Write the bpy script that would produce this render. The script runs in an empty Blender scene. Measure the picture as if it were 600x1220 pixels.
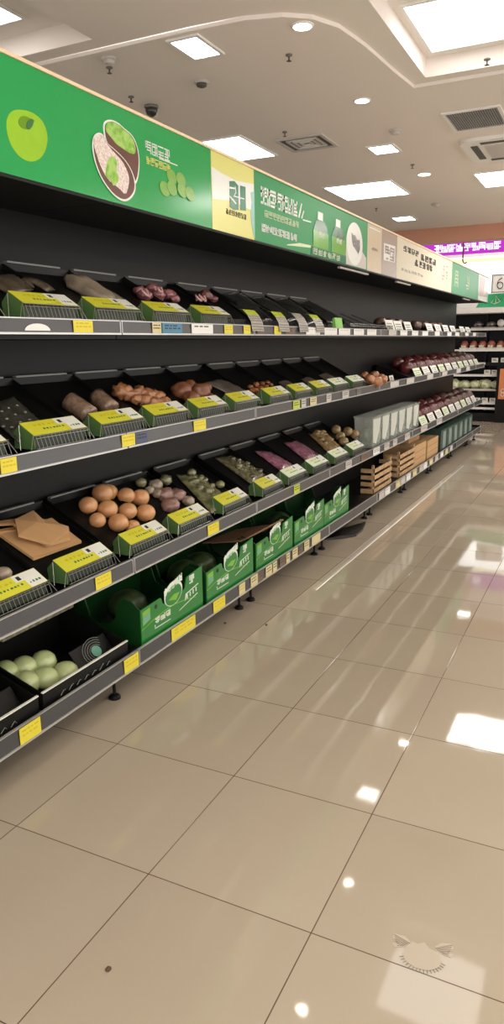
import bpy, bmesh, math, random
from mathutils import Vector, Matrix, noise

sc = bpy.context.scene
COL = sc.collection
PI = math.pi
R = math.radians

# ------------------------------------------------------------------ camera model
F_PX = 861.44
YAW, PITCH, ROLL = R(26.3005), R(-12.8495), R(0.8736)
CAM = Vector((0, 0, 1.6))
ROT = Matrix.Rotation(YAW, 3, 'Z') @ Matrix.Rotation(PITCH, 3, 'X') @ Matrix.Rotation(ROLL, 3, 'Y')


def ray(u, v):
    return ROT @ Vector(((u - 300) / F_PX, 1, -(v - 605) / F_PX))


def onz(u, v, z):
    d = ray(u, v); return CAM + d * ((z - CAM.z) / d.z)


def onx(u, v, x):
    d = ray(u, v); return CAM + d * ((x - CAM.x) / d.x)


def ony(u, v, y):
    d = ray(u, v); return CAM + d * ((y - CAM.y) / d.y)


# ------------------------------------------------------------------ materials
def lin(c):
    return tuple(((x / 255) / 12.92 if x / 255 <= .04045 else ((x / 255 + .055) / 1.055) ** 2.4) for x in c)


MATS = {}


def mat(name, rgb, rough=.5, metal=0., spec=.5, emit=0., alpha=1., var=.12, scale=18., bump=0., trans=0., coat=0., rgb2=None, detail=3.):
    """procedural principled material: noise driven colour variation (and bump)"""
    if name in MATS: return MATS[name]
    m = bpy.data.materials.new(name); m.use_nodes = True
    nt = m.node_tree; N = nt.nodes; L = nt.links
    b = N['Principled BSDF']
    c = lin(rgb)
    b.inputs['Roughness'].default_value = rough
    b.inputs['Metallic'].default_value = metal
    b.inputs['Specular IOR Level'].default_value = spec
    b.inputs['Alpha'].default_value = alpha
    b.inputs['Transmission Weight'].default_value = trans
    b.inputs['Coat Weight'].default_value = coat
    b.inputs['Coat Roughness'].default_value = .04
    if emit:
        b.inputs['Emission Color'].default_value = (*c, 1)
        b.inputs['Emission Strength'].default_value = emit
    tc = N.new('ShaderNodeTexCoord'); nz = N.new('ShaderNodeTexNoise')
    nz.inputs['Scale'].default_value = scale; nz.inputs['Detail'].default_value = detail
    L.new(tc.outputs['Object'], nz.inputs['Vector'])
    mx = N.new('ShaderNodeMix'); mx.data_type = 'RGBA'
    if rgb2:
        mx.inputs['A'].default_value = (*c, 1); mx.inputs['B'].default_value = (*lin(rgb2), 1)
        rp = N.new('ShaderNodeValToRGB'); rp.color_ramp.elements[0].position = .4; rp.color_ramp.elements[1].position = .6
        L.new(nz.outputs['Fac'], rp.inputs['Fac']); L.new(rp.outputs['Color'], mx.inputs['Factor'])
    else:
        mx.inputs['A'].default_value = (*[min(1, x * (1 - var)) for x in c], 1)
        mx.inputs['B'].default_value = (*[min(1, x * (1 + var)) for x in c], 1)
        L.new(nz.outputs['Fac'], mx.inputs['Factor'])
    L.new(mx.outputs['Result'], b.inputs['Base Color'])
    if bump:
        bp = N.new('ShaderNodeBump'); bp.inputs['Strength'].default_value = bump; bp.inputs['Distance'].default_value = .01
        L.new(nz.outputs['Fac'], bp.inputs['Height']); L.new(bp.outputs['Normal'], b.inputs['Normal'])
    MATS[name] = m
    return m


def lamp_mat(name, rgb, strength):
    if name in MATS: return MATS[name]
    m = bpy.data.materials.new(name); m.use_nodes = True
    nt = m.node_tree; nt.nodes.clear()
    e = nt.nodes.new('ShaderNodeEmission'); o = nt.nodes.new('ShaderNodeOutputMaterial')
    e.inputs['Color'].default_value = (*lin(rgb), 1); e.inputs['Strength'].default_value = strength
    nt.links.new(e.outputs[0], o.inputs[0]); MATS[name] = m
    return m


def floor_mat():
    m = bpy.data.materials.new('polished_tile'); m.use_nodes = True
    nt = m.node_tree; N = nt.nodes; L = nt.links; b = N['Principled BSDF']
    tc = N.new('ShaderNodeTexCoord'); sp = N.new('ShaderNodeSeparateXYZ'); L.new(tc.outputs['Object'], sp.inputs[0])

    def mth(op, a, bb=None, c=None):
        n = N.new('ShaderNodeMath'); n.operation = op
        for i, v in enumerate((a, bb, c)):
            if v is None: continue
            if isinstance(v, (int, float)): n.inputs[i].default_value = v
            else: L.new(v, n.inputs[i])
        return n.outputs[0]
    tx = mth('DIVIDE', mth('SUBTRACT', sp.outputs['X'], -1.70), .540)
    ty = mth('DIVIDE', mth('SUBTRACT', sp.outputs['Y'], 1.584), .573)
    dx = mth('MULTIPLY', mth('PINGPONG', tx, .5), .540)
    dy = mth('MULTIPLY', mth('PINGPONG', ty, .5), .573)
    d = mth('MINIMUM', dx, dy)
    mr = N.new('ShaderNodeMapRange'); mr.inputs['From Min'].default_value = .0008; mr.inputs['From Max'].default_value = .0022
    mr.inputs['To Min'].default_value = 1; mr.inputs['To Max'].default_value = 0
    L.new(d, mr.inputs['Value'])
    # each tile a slightly different tone
    cb = N.new('ShaderNodeCombineXYZ'); L.new(mth('FLOOR', tx), cb.inputs[0]); L.new(mth('FLOOR', ty), cb.inputs[1])
    wn = N.new('ShaderNodeTexWhiteNoise'); wn.noise_dimensions = '3D'; L.new(cb.outputs[0], wn.inputs['Vector'])
    nz = N.new('ShaderNodeTexNoise'); nz.inputs['Scale'].default_value = 2.2; nz.inputs['Detail'].default_value = 5
    L.new(tc.outputs['Object'], nz.inputs['Vector'])
    f = mth('ADD', mth('MULTIPLY', wn.outputs['Value'], .45), mth('MULTIPLY', nz.outputs['Fac'], .55))
    mx = N.new('ShaderNodeMix'); mx.data_type = 'RGBA'; L.new(f, mx.inputs['Factor'])
    mx.inputs['A'].default_value = (*lin(FLOOR_A), 1); mx.inputs['B'].default_value = (*lin(FLOOR_B), 1)
    m2 = N.new('ShaderNodeMix'); m2.data_type = 'RGBA'; L.new(mr.outputs[0], m2.inputs['Factor'])
    L.new(mx.outputs['Result'], m2.inputs['A']); m2.inputs['B'].default_value = (*lin((84, 62, 44)), 1)
    L.new(m2.outputs['Result'], b.inputs['Base Color'])
    n2 = N.new('ShaderNodeTexNoise'); n2.inputs['Scale'].default_value = 7; L.new(tc.outputs['Object'], n2.inputs['Vector'])
    rg = N.new('ShaderNodeMapRange'); rg.inputs['To Min'].default_value = .025; rg.inputs['To Max'].default_value = .06
    L.new(n2.outputs['Fac'], rg.inputs['Value']); L.new(rg.outputs[0], b.inputs['Roughness'])
    b.inputs['Specular IOR Level'].default_value = .5
    n3 = N.new('ShaderNodeTexNoise'); n3.inputs['Scale'].default_value = 3.; L.new(tc.outputs['Object'], n3.inputs['Vector'])
    bp = N.new('ShaderNodeBump'); bp.inputs['Strength'].default_value = .05; bp.inputs['Distance'].default_value = .02
    L.new(n3.outputs['Fac'], bp.inputs['Height'])
    b2 = N.new('ShaderNodeBump'); b2.inputs['Strength'].default_value = .4; b2.inputs['Distance'].default_value = .002; b2.invert = True
    L.new(mr.outputs[0], b2.inputs['Height']); L.new(bp.outputs[0], b2.inputs['Normal']); L.new(b2.outputs[0], b.inputs['Normal'])
    return m


FLOOR_A, FLOOR_B = (172, 159, 140), (187, 174, 154)

# ------------------------------------------------------------------ mesh helpers
class MB:
    def __init__(s):
        s.bm = bmesh.new(); s.mi = 0

    def _face(s, vs):
        try:
            f = s.bm.faces.new(vs); f.material_index = s.mi; return f
        except ValueError:
            return None

    def box(s, x0, x1, y0, y1, z0, z1, mi=None, M=None):
        if mi is not None: s.mi = mi
        P = [Vector((x, y, z)) for x in (x0, x1) for y in (y0, y1) for z in (z0, z1)]
        if M: P = [M @ p for p in P]
        v = [s.bm.verts.new(p) for p in P]
        for q in ((0, 1, 3, 2), (4, 6, 7, 5), (0, 4, 5, 1), (2, 3, 7, 6), (0, 2, 6, 4), (1, 5, 7, 3)):
            s._face([v[i] for i in q])
        return s

    def prism(s, pts, a0, a1, axis='y', mi=None, M=None):
        """2D outline extruded: axis y: pts (x,z); axis x: pts (y,z); axis z: pts (x,y)"""
        if mi is not None: s.mi = mi
        def P(p, a):
            q = {'y': (p[0], a, p[1]), 'x': (a, p[0], p[1]), 'z': (p[0], p[1], a)}[axis]
            q = Vector(q); return M @ q if M else q
        A = [s.bm.verts.new(P(p, a0)) for p in pts]; B = [s.bm.verts.new(P(p, a1)) for p in pts]
        n = len(pts)
        s._face(A[::-1]); s._face(B)
        for i in range(n):
            s._face([A[i], A[(i + 1) % n], B[(i + 1) % n], B[i]])
        return s

    def tube(s, pts, r, n=6, mi=None, closed=False):
        if mi is not None: s.mi = mi
        pts = [Vector(p) for p in pts]; rings = []
        for i, p in enumerate(pts):
            a = pts[i - 1] if (i > 0 or closed) else p
            c = pts[(i + 1) % len(pts)] if (i < len(pts) - 1 or closed) else p
            d = (c - a).normalized()
            u = d.orthogonal().normalized() if abs(d.z) > .95 else d.cross(Vector((0, 0, 1))).normalized()
            w = d.cross(u)
            rings.append([s.bm.verts.new(p + (u * math.cos(2 * PI * k / n) + w * math.sin(2 * PI * k / n)) * r) for k in range(n)])
        m = len(rings)
        for i in range(m if closed else m - 1):
            for k in range(n):
                s._face([rings[i][k], rings[i][(k + 1) % n], rings[(i + 1) % m][(k + 1) % n], rings[(i + 1) % m][k]])
        if not closed:
            s._face(rings[0][::-1]); s._face(rings[-1])
        return s

    def lathe(s, prof, c=(0, 0, 0), n=20, mi=None, M=None, cap=True):
        """profile (r,z) revolved about z"""
        if mi is not None: s.mi = mi
        rings = []
        for r, z in prof:
            ring = []
            for k in range(n):
                p = Vector((c[0] + r * math.cos(2 * PI * k / n), c[1] + r * math.sin(2 * PI * k / n), c[2] + z))
                ring.append(s.bm.verts.new(M @ p if M else p))
            rings.append(ring)
        for i in range(len(rings) - 1):
            for k in range(n):
                s._face([rings[i][k], rings[i][(k + 1) % n], rings[i + 1][(k + 1) % n], rings[i + 1][k]])
        if cap: s._face(rings[0][::-1]); s._face(rings[-1])
        return s

    def blob(s, c, rx, ry, rz, seed=0, amp=.0, freq=2., M=None, sub=3, mi=None, sq=1.0):
        """noisy ellipsoid; sq<1 makes it boxier (pillow)"""
        if mi is not None: s.mi = mi
        r = bmesh.ops.create_icosphere(s.bm, subdivisions=sub, radius=1)
        rm = M if M else Matrix.Identity(4)
        for v in r['verts']:
            p = v.co.copy()
            k = 1 + amp * noise.noise(p * freq + Vector((seed * 7.3, seed * 1.7, seed * 3.1)))
            if sq != 1.0:
                p = Vector([math.copysign(abs(a) ** sq, a) for a in p])
            q = Vector((p.x * rx, p.y * ry, p.z * rz)) * k
            v.co = rm @ q + Vector(c)
        for f in {f for v in r['verts'] for f in v.link_faces}: f.material_index = s.mi
        return s

    def build(s, name, mats, parent=None, smooth=False, loc=None):
        bmesh.ops.recalc_face_normals(s.bm, faces=s.bm.faces[:])
        me = bpy.data.meshes.new(name); s.bm.to_mesh(me); s.bm.free()
        if not isinstance(mats, (list, tuple)): mats = [mats]
        for m in mats: me.materials.append(m)
        if smooth:
            for p in me.polygons: p.use_smooth = True
        o = bpy.data.objects.new(name, me); COL.objects.link(o)
        if parent: o.parent = parent
        if loc: o.location = loc
        return o


def tag(o, label, cat, group=None):
    o['label'] = label; o['category'] = cat
    if group: o['group'] = group
    return o


def thing(name, label, cat, loc=(0, 0, 0), group=None, rz=0):
    o = bpy.data.objects.new(name, None); COL.objects.link(o)
    o.location = loc; o.rotation_euler = (0, 0, rz); o.empty_display_size = .05
    return tag(o, label, cat, group)


def struct(name, mb, m, **k):
    o = mb.build(name, m, **k); o['kind'] = 'structure'; return o


KIDS = {}


def kids(o):
    return [c for c in o.children]


def dup(src, loc, label, group=None, rot=None):
    def cp(o, par):
        c = o.copy(); COL.objects.link(c)
        if par: c.parent = par
        for ch in kids(o): cp(ch, c)
        return c
    r = cp(src, None); r.location = loc
    if rot: r.rotation_euler = rot
    r['label'] = label
    if group: r['group'] = group
    return r


ORD = ['first', 'second', 'third', 'fourth', 'fifth', 'sixth', 'seventh', 'eighth', 'ninth', 'tenth', 'eleventh', 'twelfth',
       'thirteenth', 'fourteenth', 'fifteenth', 'sixteenth', 'seventeenth', 'eighteenth', 'nineteenth', 'twentieth']


def glyphs(mb, place, n, w, h, seed, gap=.18, t=.12, dense=1.0):
    """a row of n block characters built of strokes. place(a, b) -> matrix-free mapper taking box corners"""
    rd = random.Random(seed)
    for i in range(n):
        a0 = i * w * (1 + gap)
        hs = sorted(rd.sample([0, .25, .5, .75, 1.0], 4)); vs = sorted(rd.sample([.0, .35, .65, 1.0], 3))
        for q in hs:
            l = rd.choice([0, 0, .25]); rr = rd.choice([1, 1, .75])
            place(mb, a0 + l * w, a0 + rr * w, q * h * (1 - t), q * h * (1 - t) + t * h)
        for q in vs:
            l = rd.choice([0, 0, .4]); rr = rd.choice([1, 1, .6])
            place(mb, a0 + q * w * (1 - t), a0 + q * w * (1 - t) + t * w, l * h, rr * h)


# ------------------------------------------------------------------ palette
M_black = mat('black_powder_coat', (20, 20, 20), .4, var=.15, scale=6, spec=.2)
M_backp = mat('black_back_panel', (19, 19, 19), .4, var=.12, scale=3, spec=.18)
M_btray = mat('black_tray_plastic', (17, 17, 16), .38, var=.2, spec=.22)
M_lip = mat('tray_lip_highlight', (120, 122, 118), .35, var=.1)
M_rail = mat('grey_price_rail', (66, 66, 67), .3, var=.08, scale=5, spec=.6)
M_edge = mat('aluminium_edge', (200, 200, 198), .3, metal=.6, var=.05)
M_wire = mat('chromed_wire', (140, 142, 138), .3, metal=.8, var=.1)
M_dwire = mat('dark_wire', (70, 74, 66), .35, metal=.5, var=.1)
M_gside = mat('green_card', (80, 112, 62), .45, var=.15, scale=10)
M_gdark = mat('dark_green_card', (34, 44, 26), .45, var=.2, scale=10)
M_yel = mat('yellow_label_print', (208, 206, 58), .35, var=.08, scale=9)
M_yelp = mat('lime_label_print', (190, 205, 60), .35, var=.08, scale=9)
M_white = mat('white_label_paper', (226, 226, 216), .4, var=.04)
M_paleg = mat('pale_green_paper', (214, 226, 190), .45, var=.08, scale=40)
M_ink = mat('black_ink', (40, 44, 34), .5, var=.1)
M_gink = mat('green_ink', (50, 110, 50), .5, var=.1)
M_orink = mat('ochre_ink', (205, 180, 20), .5, var=.1)
M_tagy = mat('yellow_price_tag', (222, 208, 62), .5, var=.05)
M_tagb = mat('blue_price_tag', (70, 130, 160), .5, var=.05)
M_tagd = mat('dark_blue_tag', (78, 84, 112), .5, var=.05)
M_tagw = mat('white_price_tag', (232, 232, 228), .45, var=.03)
M_tagc = mat('cream_price_tag', (214, 200, 150), .5, var=.1, scale=60)
M_tagk = mat('brown_price_tag', (112, 92, 74), .5, var=.1)

# ------------------------------------------------------------------ the setting
mb = MB(); mb.box(-5.2, 6, -4, 16.2, -.1, 0)
struct('floor', mb, floor_mat())
M_ceil = mat('ceiling_paint', (238, 229, 222), .8, var=.015, scale=1.2)
M_ceil2 = mat('recess_paint', (240, 234, 228), .8, var=.015, scale=1.2)
HC, HN, HR = 3.30, 3.322, 3.44   # low field, raised near field, light coffers

XL, XR, YB, YE = -5.2, 6.0, -4.0, 12.0
mb = MB()
bm = mb.bm
# boundary between the lower field and the raised near field (rounded corner)
bnd = [(XL, 3.92), (-3.4, 3.92), (-2.3, 3.925), (-1.95, 3.94), (-1.75, 4.0), (-1.62, 4.1), (-1.53, 4.28), (-1.48, 4.6), (-1.44, 5.1), (-1.40, 5.46), (XR, 5.46)]


def flat(pts, z, mi=0):
    v = [bm.verts.new((p[0], p[1], z)) for p in pts]; f = bm.faces.new(v); f.material_index = mi


def wallstrip(pts, z0, z1, closed=False, mi=0):
    n = len(pts)
    for i in range(n if closed else n - 1):
        a, c = pts[i], pts[(i + 1) % n]
        f = bm.faces.new([bm.verts.new((a[0], a[1], z0)), bm.verts.new((c[0], c[1], z0)), bm.verts.new((c[0], c[1], z1)), bm.verts.new((a[0], a[1], z1))]); f.material_index = mi


flat(bnd + [(XR, YE), (XL, YE)], HC)
wallstrip(bnd, HC, HN)
# near field with two coffers
CF = [(-1.30, 6.0, 1.6, 5.36), (-4.8, -2.86, 1.2, 3.80)]
cA, cB = CF[0], CF[1]
# strips around the coffers
flat([(XL, YB), (XR, YB), (XR, cB[2]), (XL, cB[2])], HN)
flat([(XL, cB[2]), (cB[0], cB[2]), (cB[0], cB[3]), (XL, cB[3])], HN)
flat([(cB[1], cB[2]), (cA[0], cB[2]), (cA[0], cB[3]), (cB[1], cB[3])], HN)
flat([(cA[0], cB[2]), (XR, cB[2]), (XR, cA[2]), (cA[0], cA[2])], HN)
flat([(XL, cB[3]), (cA[0], cB[3]), (cA[0], 3.92), (XL, 3.92)], HN)
flat([(-2.3, 3.92), (-1.3, 3.92), (-1.3, 5.46), (-1.40, 5.46), (-1.44, 5.1), (-1.48, 4.6), (-1.53, 4.28), (-1.62, 4.1), (-1.75, 4.0), (-1.95, 3.94)], HN)
flat([(-1.3, 5.36), (XR, 5.36), (XR, 5.46), (-1.3, 5.46)], HN)
for (x0, x1, y0, y1) in CF:
    ring = [(x0, y0), (x1, y0), (x1, y1), (x0, y1)]
    wallstrip(ring, HN, HR, True, 0); flat(ring, HR, 1)
me_c = struct('ceiling', mb, [M_ceil, M_ceil2])
# higher ceiling beyond the bulkhead
mb = MB(); mb.box(XL, XR, 12.25, 16.2, 3.9, 4.0); struct('ceiling_far', mb, M_ceil)
M_peach = mat('peach_bulkhead_paint', (206, 150, 124), .6, var=.04, scale=2)
mb = MB(); mb.box(XL, XR, 12.0, 12.25, 3.085, 4.0); struct('trim_1', mb, M_peach)
M_wall = mat('wall_paint', (215, 208, 198), .7, var=.03, scale=2)
mb = MB(); mb.box(-5.35, -5.2, -4, 16.2, -.1, 4); struct('wall_left', mb, M_wall)
mb = MB(); mb.box(XL, XR, 16.05, 16.2, 0, 4); struct('wall_far', mb, M_wall)

# ------------------------------------------------------------------ ceiling fittings
M_panel = lamp_mat('lit_panel', (255, 249, 242), 14.0)
M_panel2 = lamp_mat('lit_coffer_panel', (255, 250, 244), 3.6)
M_spot = lamp_mat('lit_spot', (255, 246, 230), 25.0)
M_frame = mat('white_lamp_frame', (236, 234, 230), .5, var=.02)


def ceiling_light(x0, x1, y0, y1, z, label, group=None, pm=None):
    cx, cy = (x0 + x1) / 2, (y0 + y1) / 2; hx, hy = (x1 - x0) / 2, (y1 - y0) / 2
    t = thing('ceiling_light', label, 'ceiling light', (cx, cy, z), group)
    f = MB(); e = .022
    f.box(-hx - e, hx + e, -hy - e, -hy, -.012, .0); f.box(-hx - e, hx + e, hy, hy + e, -.012, 0)
    f.box(-hx - e, -hx, -hy, hy, -.012, 0); f.box(hx, hx + e, -hy, hy, -.012, 0)
    f.build('frame', M_frame, t)
    d = MB(); d.box(-hx, hx, -hy, hy, -.008, -.001); d.build('diffuser', pm or M_panel, t)
    return t


ceiling_light(-1.235, -.515, 4.52, 5.25, HR, 'large square light panel set in the ceiling coffer, top right of the photo', pm=M_panel2)
p = onz(26, 20, HR); ceiling_light(p.x - .72, p.x, p.y - .72, p.y, HR, 'light panel in the left ceiling coffer, cut by the top left corner', pm=M_panel2)
ceiling_light(-3.72, -2.985, 5.9, 6.63, HC, 'square light panel just above the yellow logo panel of the fascia')
ceiling_light(-3.10, -2.35, 8.24, 9.06, HC, 'square light panel between the slatted air diffuser and the far bulkhead')
p = onz(588, 204, HC); ceiling_light(-.93 - .55, -.93 + .2, p.y - .0, p.y + .75, HC, 'light panel cut by the right edge beside the ceiling cassette')
# unseen ceiling panels added outside the frame as general fill for the aisle
for i, (x, y) in enumerate([(.9, 8.3), (2.7, 8.3), (.6, 10.9), (2.4, 10.9), (2.7, 4.8), (.6, 1.4), (2.7, 1.4), (-1.2, -.6), (.9, -1.8), (-2.6, .3)]):
    z = HC if y > 5.4 else (HR if (x > -1.3 and 1.6 < y < 5.3) else HN)
    ceiling_light(x - .36, x + .36, y - .36, y + .36, z, 'unseen square ceiling light panel added over the aisle outside the frame', 'added aisle light panels')
for i, (x, y) in enumerate([(-2.6, 14.2), (-.6, 14.2)]):  # unseen panels added to brighten the far end
    ceiling_light(x - .4, x + .4, y - .3, y + .3, 3.9, 'unseen square ceiling light panel added over the far wall shelves', 'added far light panels')


def small_square(u, v, hx, hy, label):
    p = onz(u, v, HC); return ceiling_light(p.x - hx, p.x + hx, p.y - hy, p.y + hy, HC, label)


small_square(233, 55.5, .085, .14, 'small square recessed light nearest the camera, above the rice dish picture')
small_square(457, 177, .105, .13, 'small square recessed light beside the grey smoke detector')
small_square(481, 260, .13, .16, 'small square recessed light close to the peach bulkhead')
for (u, v, r, lab) in [(360, 30, .05, 'round downlight nearest the camera, left of the big coffer'), (431, 119, .05, 'round downlight straight below the coffer corner'),
                       (505, 207, .06, 'small round downlight between panel and ceiling cassette')]:
    p = onz(u, v, HC)
    t = thing('downlight', lab, 'ceiling light', p)
    k = MB(); k.lathe([(r, 0), (r + .014, -.001), (r + .012, -.008), (r, -.01)], n=28, cap=False); k.build('rim', M_frame, t, True)
    k = MB(); k.lathe([(r, -.001), (r, -.0085), (.001, -.009)], n=28); k.build('lens', M_spot, t)

M_grey = mat('grey_plastic', (120, 114, 108), .5, var=.05)
M_vdark = mat('dark_vent_cavity', (80, 76, 72), .6, var=.1)
M_lgrey = mat('pale_grey_plastic', (196, 190, 184), .5, var=.03)


def sprinkler(u, v, lab, s=.72):
    p = onz(u, v, HC if v > 60 else HN)
    t = thing('ceiling_sprinkler', lab, 'sprinkler', p)
    k = MB(); k.lathe([(.028 * s, 0), (.03 * s, -.006), (.012 * s, -.012)], n=16); k.build('escutcheon', M_grey, t, True)
    k = MB(); k.lathe([(.007 * s, -.01), (.007 * s, -.04 * s), (.004 * s, -.05 * s)], n=10); k.lathe([(.02 * s, -.048 * s), (.022 * s, -.05 * s), (.001, -.052 * s)], n=12); k.build('head', M_vdark, t)


for (u, v, lab) in [(130, 80, 'small dark sprinkler head nearest the fascia left end'), (156, 115, 'small sprinkler head left of the black dome camera'),
                    (344, 65, 'small sprinkler head below the nearest round downlight'), (339, 157, 'small sprinkler head at the corner of the slatted diffuser'),
                    (491, 196, 'small sprinkler head right of the small square light'), (448, 248, 'small sprinkler head near the far square light panel'),
                    (580, 70, 'pale sprinkler head right of the large coffer light')]:
    sprinkler(u, v, lab)
p = onz(180, 126, HC); t = thing('security_camera', 'dark dome security camera above the fascia', 'security camera', p)
k = MB(); k.lathe([(.05, 0), (.052, -.012), (.045, -.02)], n=24); k.build('mount', M_grey, t, True)
k = MB(); k.lathe([(.045, -.018), (.044, -.04), (.034, -.062), (.016, -.074), (.001, -.077)], n=24)
k.build('dome', mat('smoked_dome', (60, 54, 52), .2, var=.05), t, True)
for (u, v, r, m_, lab) in [(240, 97, .05, M_vdark, 'round ceiling speaker ring right of the dome camera'), (471, 155, .055, M_lgrey, 'grey smoke detector above the small square light'),
                           (519, 243, .06, M_lgrey, 'grey smoke detector nearest the peach bulkhead'), (130, 69, .045, M_lgrey, 'flat grey ceiling disc behind the first sprinkler')]:
    p = onz(u, v, HC); t = thing('smoke_detector', lab, 'smoke detector', p)
    k = MB(); k.lathe([(r, 0), (r * 1.02, -.008), (r * .92, -.014)], n=24); k.build('base', M_lgrey, t, True)
    k = MB(); k.lathe([(r * .72, -.012), (r * .66, -.03), (r * .4, -.036), (.001, -.037)], n=24); k.build('cover', m_, t, True)

# four-way diffuser
a, b_ = onz(330, 168, HC), onz(400, 172, HC)
cx, cy = -2.57, 6.39; t = thing('air_vent', 'square slatted air diffuser in the ceiling above the fascia', 'air vent', (cx, cy, HC))
k = MB(); h = .22
for (x0, x1, y0, y1) in ((-h, h, -h, -h + .03), (-h, h, h - .03, h), (-h, -h + .03, -h + .03, h - .03), (h - .03, h, -h + .03, h - .03)): k.box(x0, x1, y0, y1, -.014, 0)
k.build('frame', M_lgrey, t)
k = MB(); k.box(-h + .03, h - .03, -h + .03, h - .03, -.003, 0); k.build('cavity', M_vdark, t)
for q in range(4):
    k = MB(); Mr = Matrix.Rotation(q * PI / 2, 4, 'Z')
    for j in range(3):
        e = .05 + j * .045
        k.prism([(-e, -e - .002), (e, -e - .002), (e - .022, -e + .022), (-e + .022, -e + .022)], -.013, -.005, 'z', M=Mr)
    k.build('louvre', M_lgrey if q % 2 else M_frame, t)
# return grille
p0, p1, p2, p3 = onz(523, 135, HC), onz(590, 125, HC), onz(605, 148, HC), onz(545, 156, HC)
x0, x1, y0, y1 = p0.x + .01, p1.x + .03, p0.y, p3.y
t = thing('air_grille', 'dark rectangular return air grille beside the big light coffer', 'air vent', ((x0 + x1) / 2, (y0 + y1) / 2, HC))
hx, hy = (x1 - x0) / 2, (y1 - y0) / 2
k = MB()
for (a0, a1, c0, c1) in ((-hx, hx, -hy, -hy + .03), (-hx, hx, hy - .03, hy), (-hx, -hx + .025, -hy + .03, hy - .03), (hx - .025, hx, -hy + .03, hy - .03)): k.box(a0, a1, c0, c1, -.012, 0)
k.build('frame', M_frame, t)
k = MB(); k.box(-hx + .026, hx - .026, -hy + .031, hy - .031, -.002, -.0005); k.build('cavity', M_vdark, t)
k = MB()
for j in range(22):
    xx = -hx + .035 + j * (2 * hx - .07) / 21
    k.box(xx - .003, xx + .003, -hy + .03, hy - .03, -.010, -.002)
k.build('slats', mat('grille_slat_grey', (164, 162, 164), .5), t)
# cassette air conditioner
q0, q1 = onz(548, 166, HC), onz(566, 190, HC)
x0, y0, y1 = q0.x - .02, q0.y, q1.y + .05; S = y1 - y0
t = thing('ceiling_cassette', 'white ceiling cassette air conditioner behind the return grille', 'air conditioner', (x0 + S / 2, (y0 + y1) / 2, HC))
k = MB(); h = S / 2; rr = .12
out = []
for (sx, sy, a0) in ((1, 1, 0), (-1, 1, 90), (-1, -1, 180), (1, -1, 270)):
    for j in range(6): out.append((sx * (h - rr) + rr * math.cos(R(a0 + j * 18)), sy * (h - rr) + rr * math.sin(R(a0 + j * 18))))
k.prism(out, -.03, 0, 'z'); k.build('housing', M_frame, t)
k = MB(); k.box(-h * .55, h * .55, -h * .55, h * .55, -.04, -.028); k.build('intake', M_lgrey, t)
for q in range(4):
    k = MB(); k.box(-h * .6, h * .6, h * .68, h * .82, -.034, -.029, M=Matrix.Rotation(q * PI / 2, 4, 'Z')); k.build('outlet_slot', M_vdark, t)

# ------------------------------------------------------------------ long shelving run
FX = -1.864
DEP = .47
SEC = 1.27
Y0 = .01
DECK = [.205, .645, 1.205, 1.675]          # deck tops
RAIL = [(.150, .222), (.597, .661), (1.166, 1.225), (1.643, 1.695)]
LEVEL = ['bottom shelf', 'lower middle shelf', 'upper middle shelf', 'top shelf']
ZTOP = 2.16
secs = [(Y0 + i * SEC, SEC) for i in range(9)] + [(Y0 + 9 * SEC, .78)]
YEND = secs[-1][0] + secs[-1][1]
UNITS = []
M_under = mat('black_canopy_underside', (30, 31, 32), .55, var=.1, scale=3, spec=.2)


def unit(i, y0, L):
    lab = 'black shelving bay, %s of the run from the near end' % ORD[i]
    t = thing('shelving_bay', lab, 'shelving', (FX, y0, 0), 'black shelving bays')
    k = MB(); k.box(-DEP - .02, -DEP, 0.0, L, .1, ZTOP + .02); k.build('back_panel', M_backp, t)
    k = MB(); k.box(-DEP, .0, .002, L - .002, ZTOP, ZTOP + .02); k.box(-.02, .004, .002, L - .002, ZTOP - .012, ZTOP); k.build('canopy', M_under, t)
    rails = []
    for n, z in enumerate(DECK):
        k = MB(); k.box(-DEP, -.002, .003, L - .003, z - .025, z); 
        k.box(-DEP, -.02, .003, L - .003, z - .05, z - .025)
        d = k.build('shelf_deck' if n else 'base_deck', M_black, t)
        b0, b1 = RAIL[n]
        k = MB()
        k.prism([(-.004, b0 + .004), (.008, b0 + .004), (.004, b1), (-.006, b1)], .004, L - .004, 'y')
        rl = k.build('price_rail', M_rail, t)
        k = MB(); k.prism([(-.004, b0 - .002), (.013, b0 - .002), (.013, b0 + .005), (.008, b0 + .006), (-.004, b0 + .006)], .004, L - .004, 'y')
        k.box(-.006, .006, .004, L - .004, b1, b1 + .004)
        k.box(.0, .0105, .004, .008, b0, b1); k.box(.0, .0105, L - .008, L - .004, b0, b1)
        k.build('rail_edge', M_edge, rl)
        rails.append(rl)
    k = MB(); k.box(-DEP, -DEP + .02, .003, L - .003, 0.0, .16); k.build('plinth', M_black, t)
    for yy in ((.085, L - .075) if i != 2 else (L - .075,)):
        f = MB(); f.lathe([(.028, 0), (.028, .010), (.02, .018), (.010, .022)], (-.085, yy, 0), 18); f.lathe([(.008, .02), (.008, .155)], (-.085, yy, 0), 10)
        f.build('foot', M_black, t, False)
    if i == len(secs) - 1:
        k = MB(); k.box(-DEP, -.01, L - .004, L + .012, .1, .24); k.build('end_panel', M_black, t)
    UNITS.append((y0, L, rails))
    return t


for i, (y, L) in enumerate(secs): unit(i, y, L)


def rail_at(y, n):
    for (y0, L, rails) in UNITS:
        if y0 <= y < y0 + L: return rails[n], y0
    return None, 0


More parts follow.
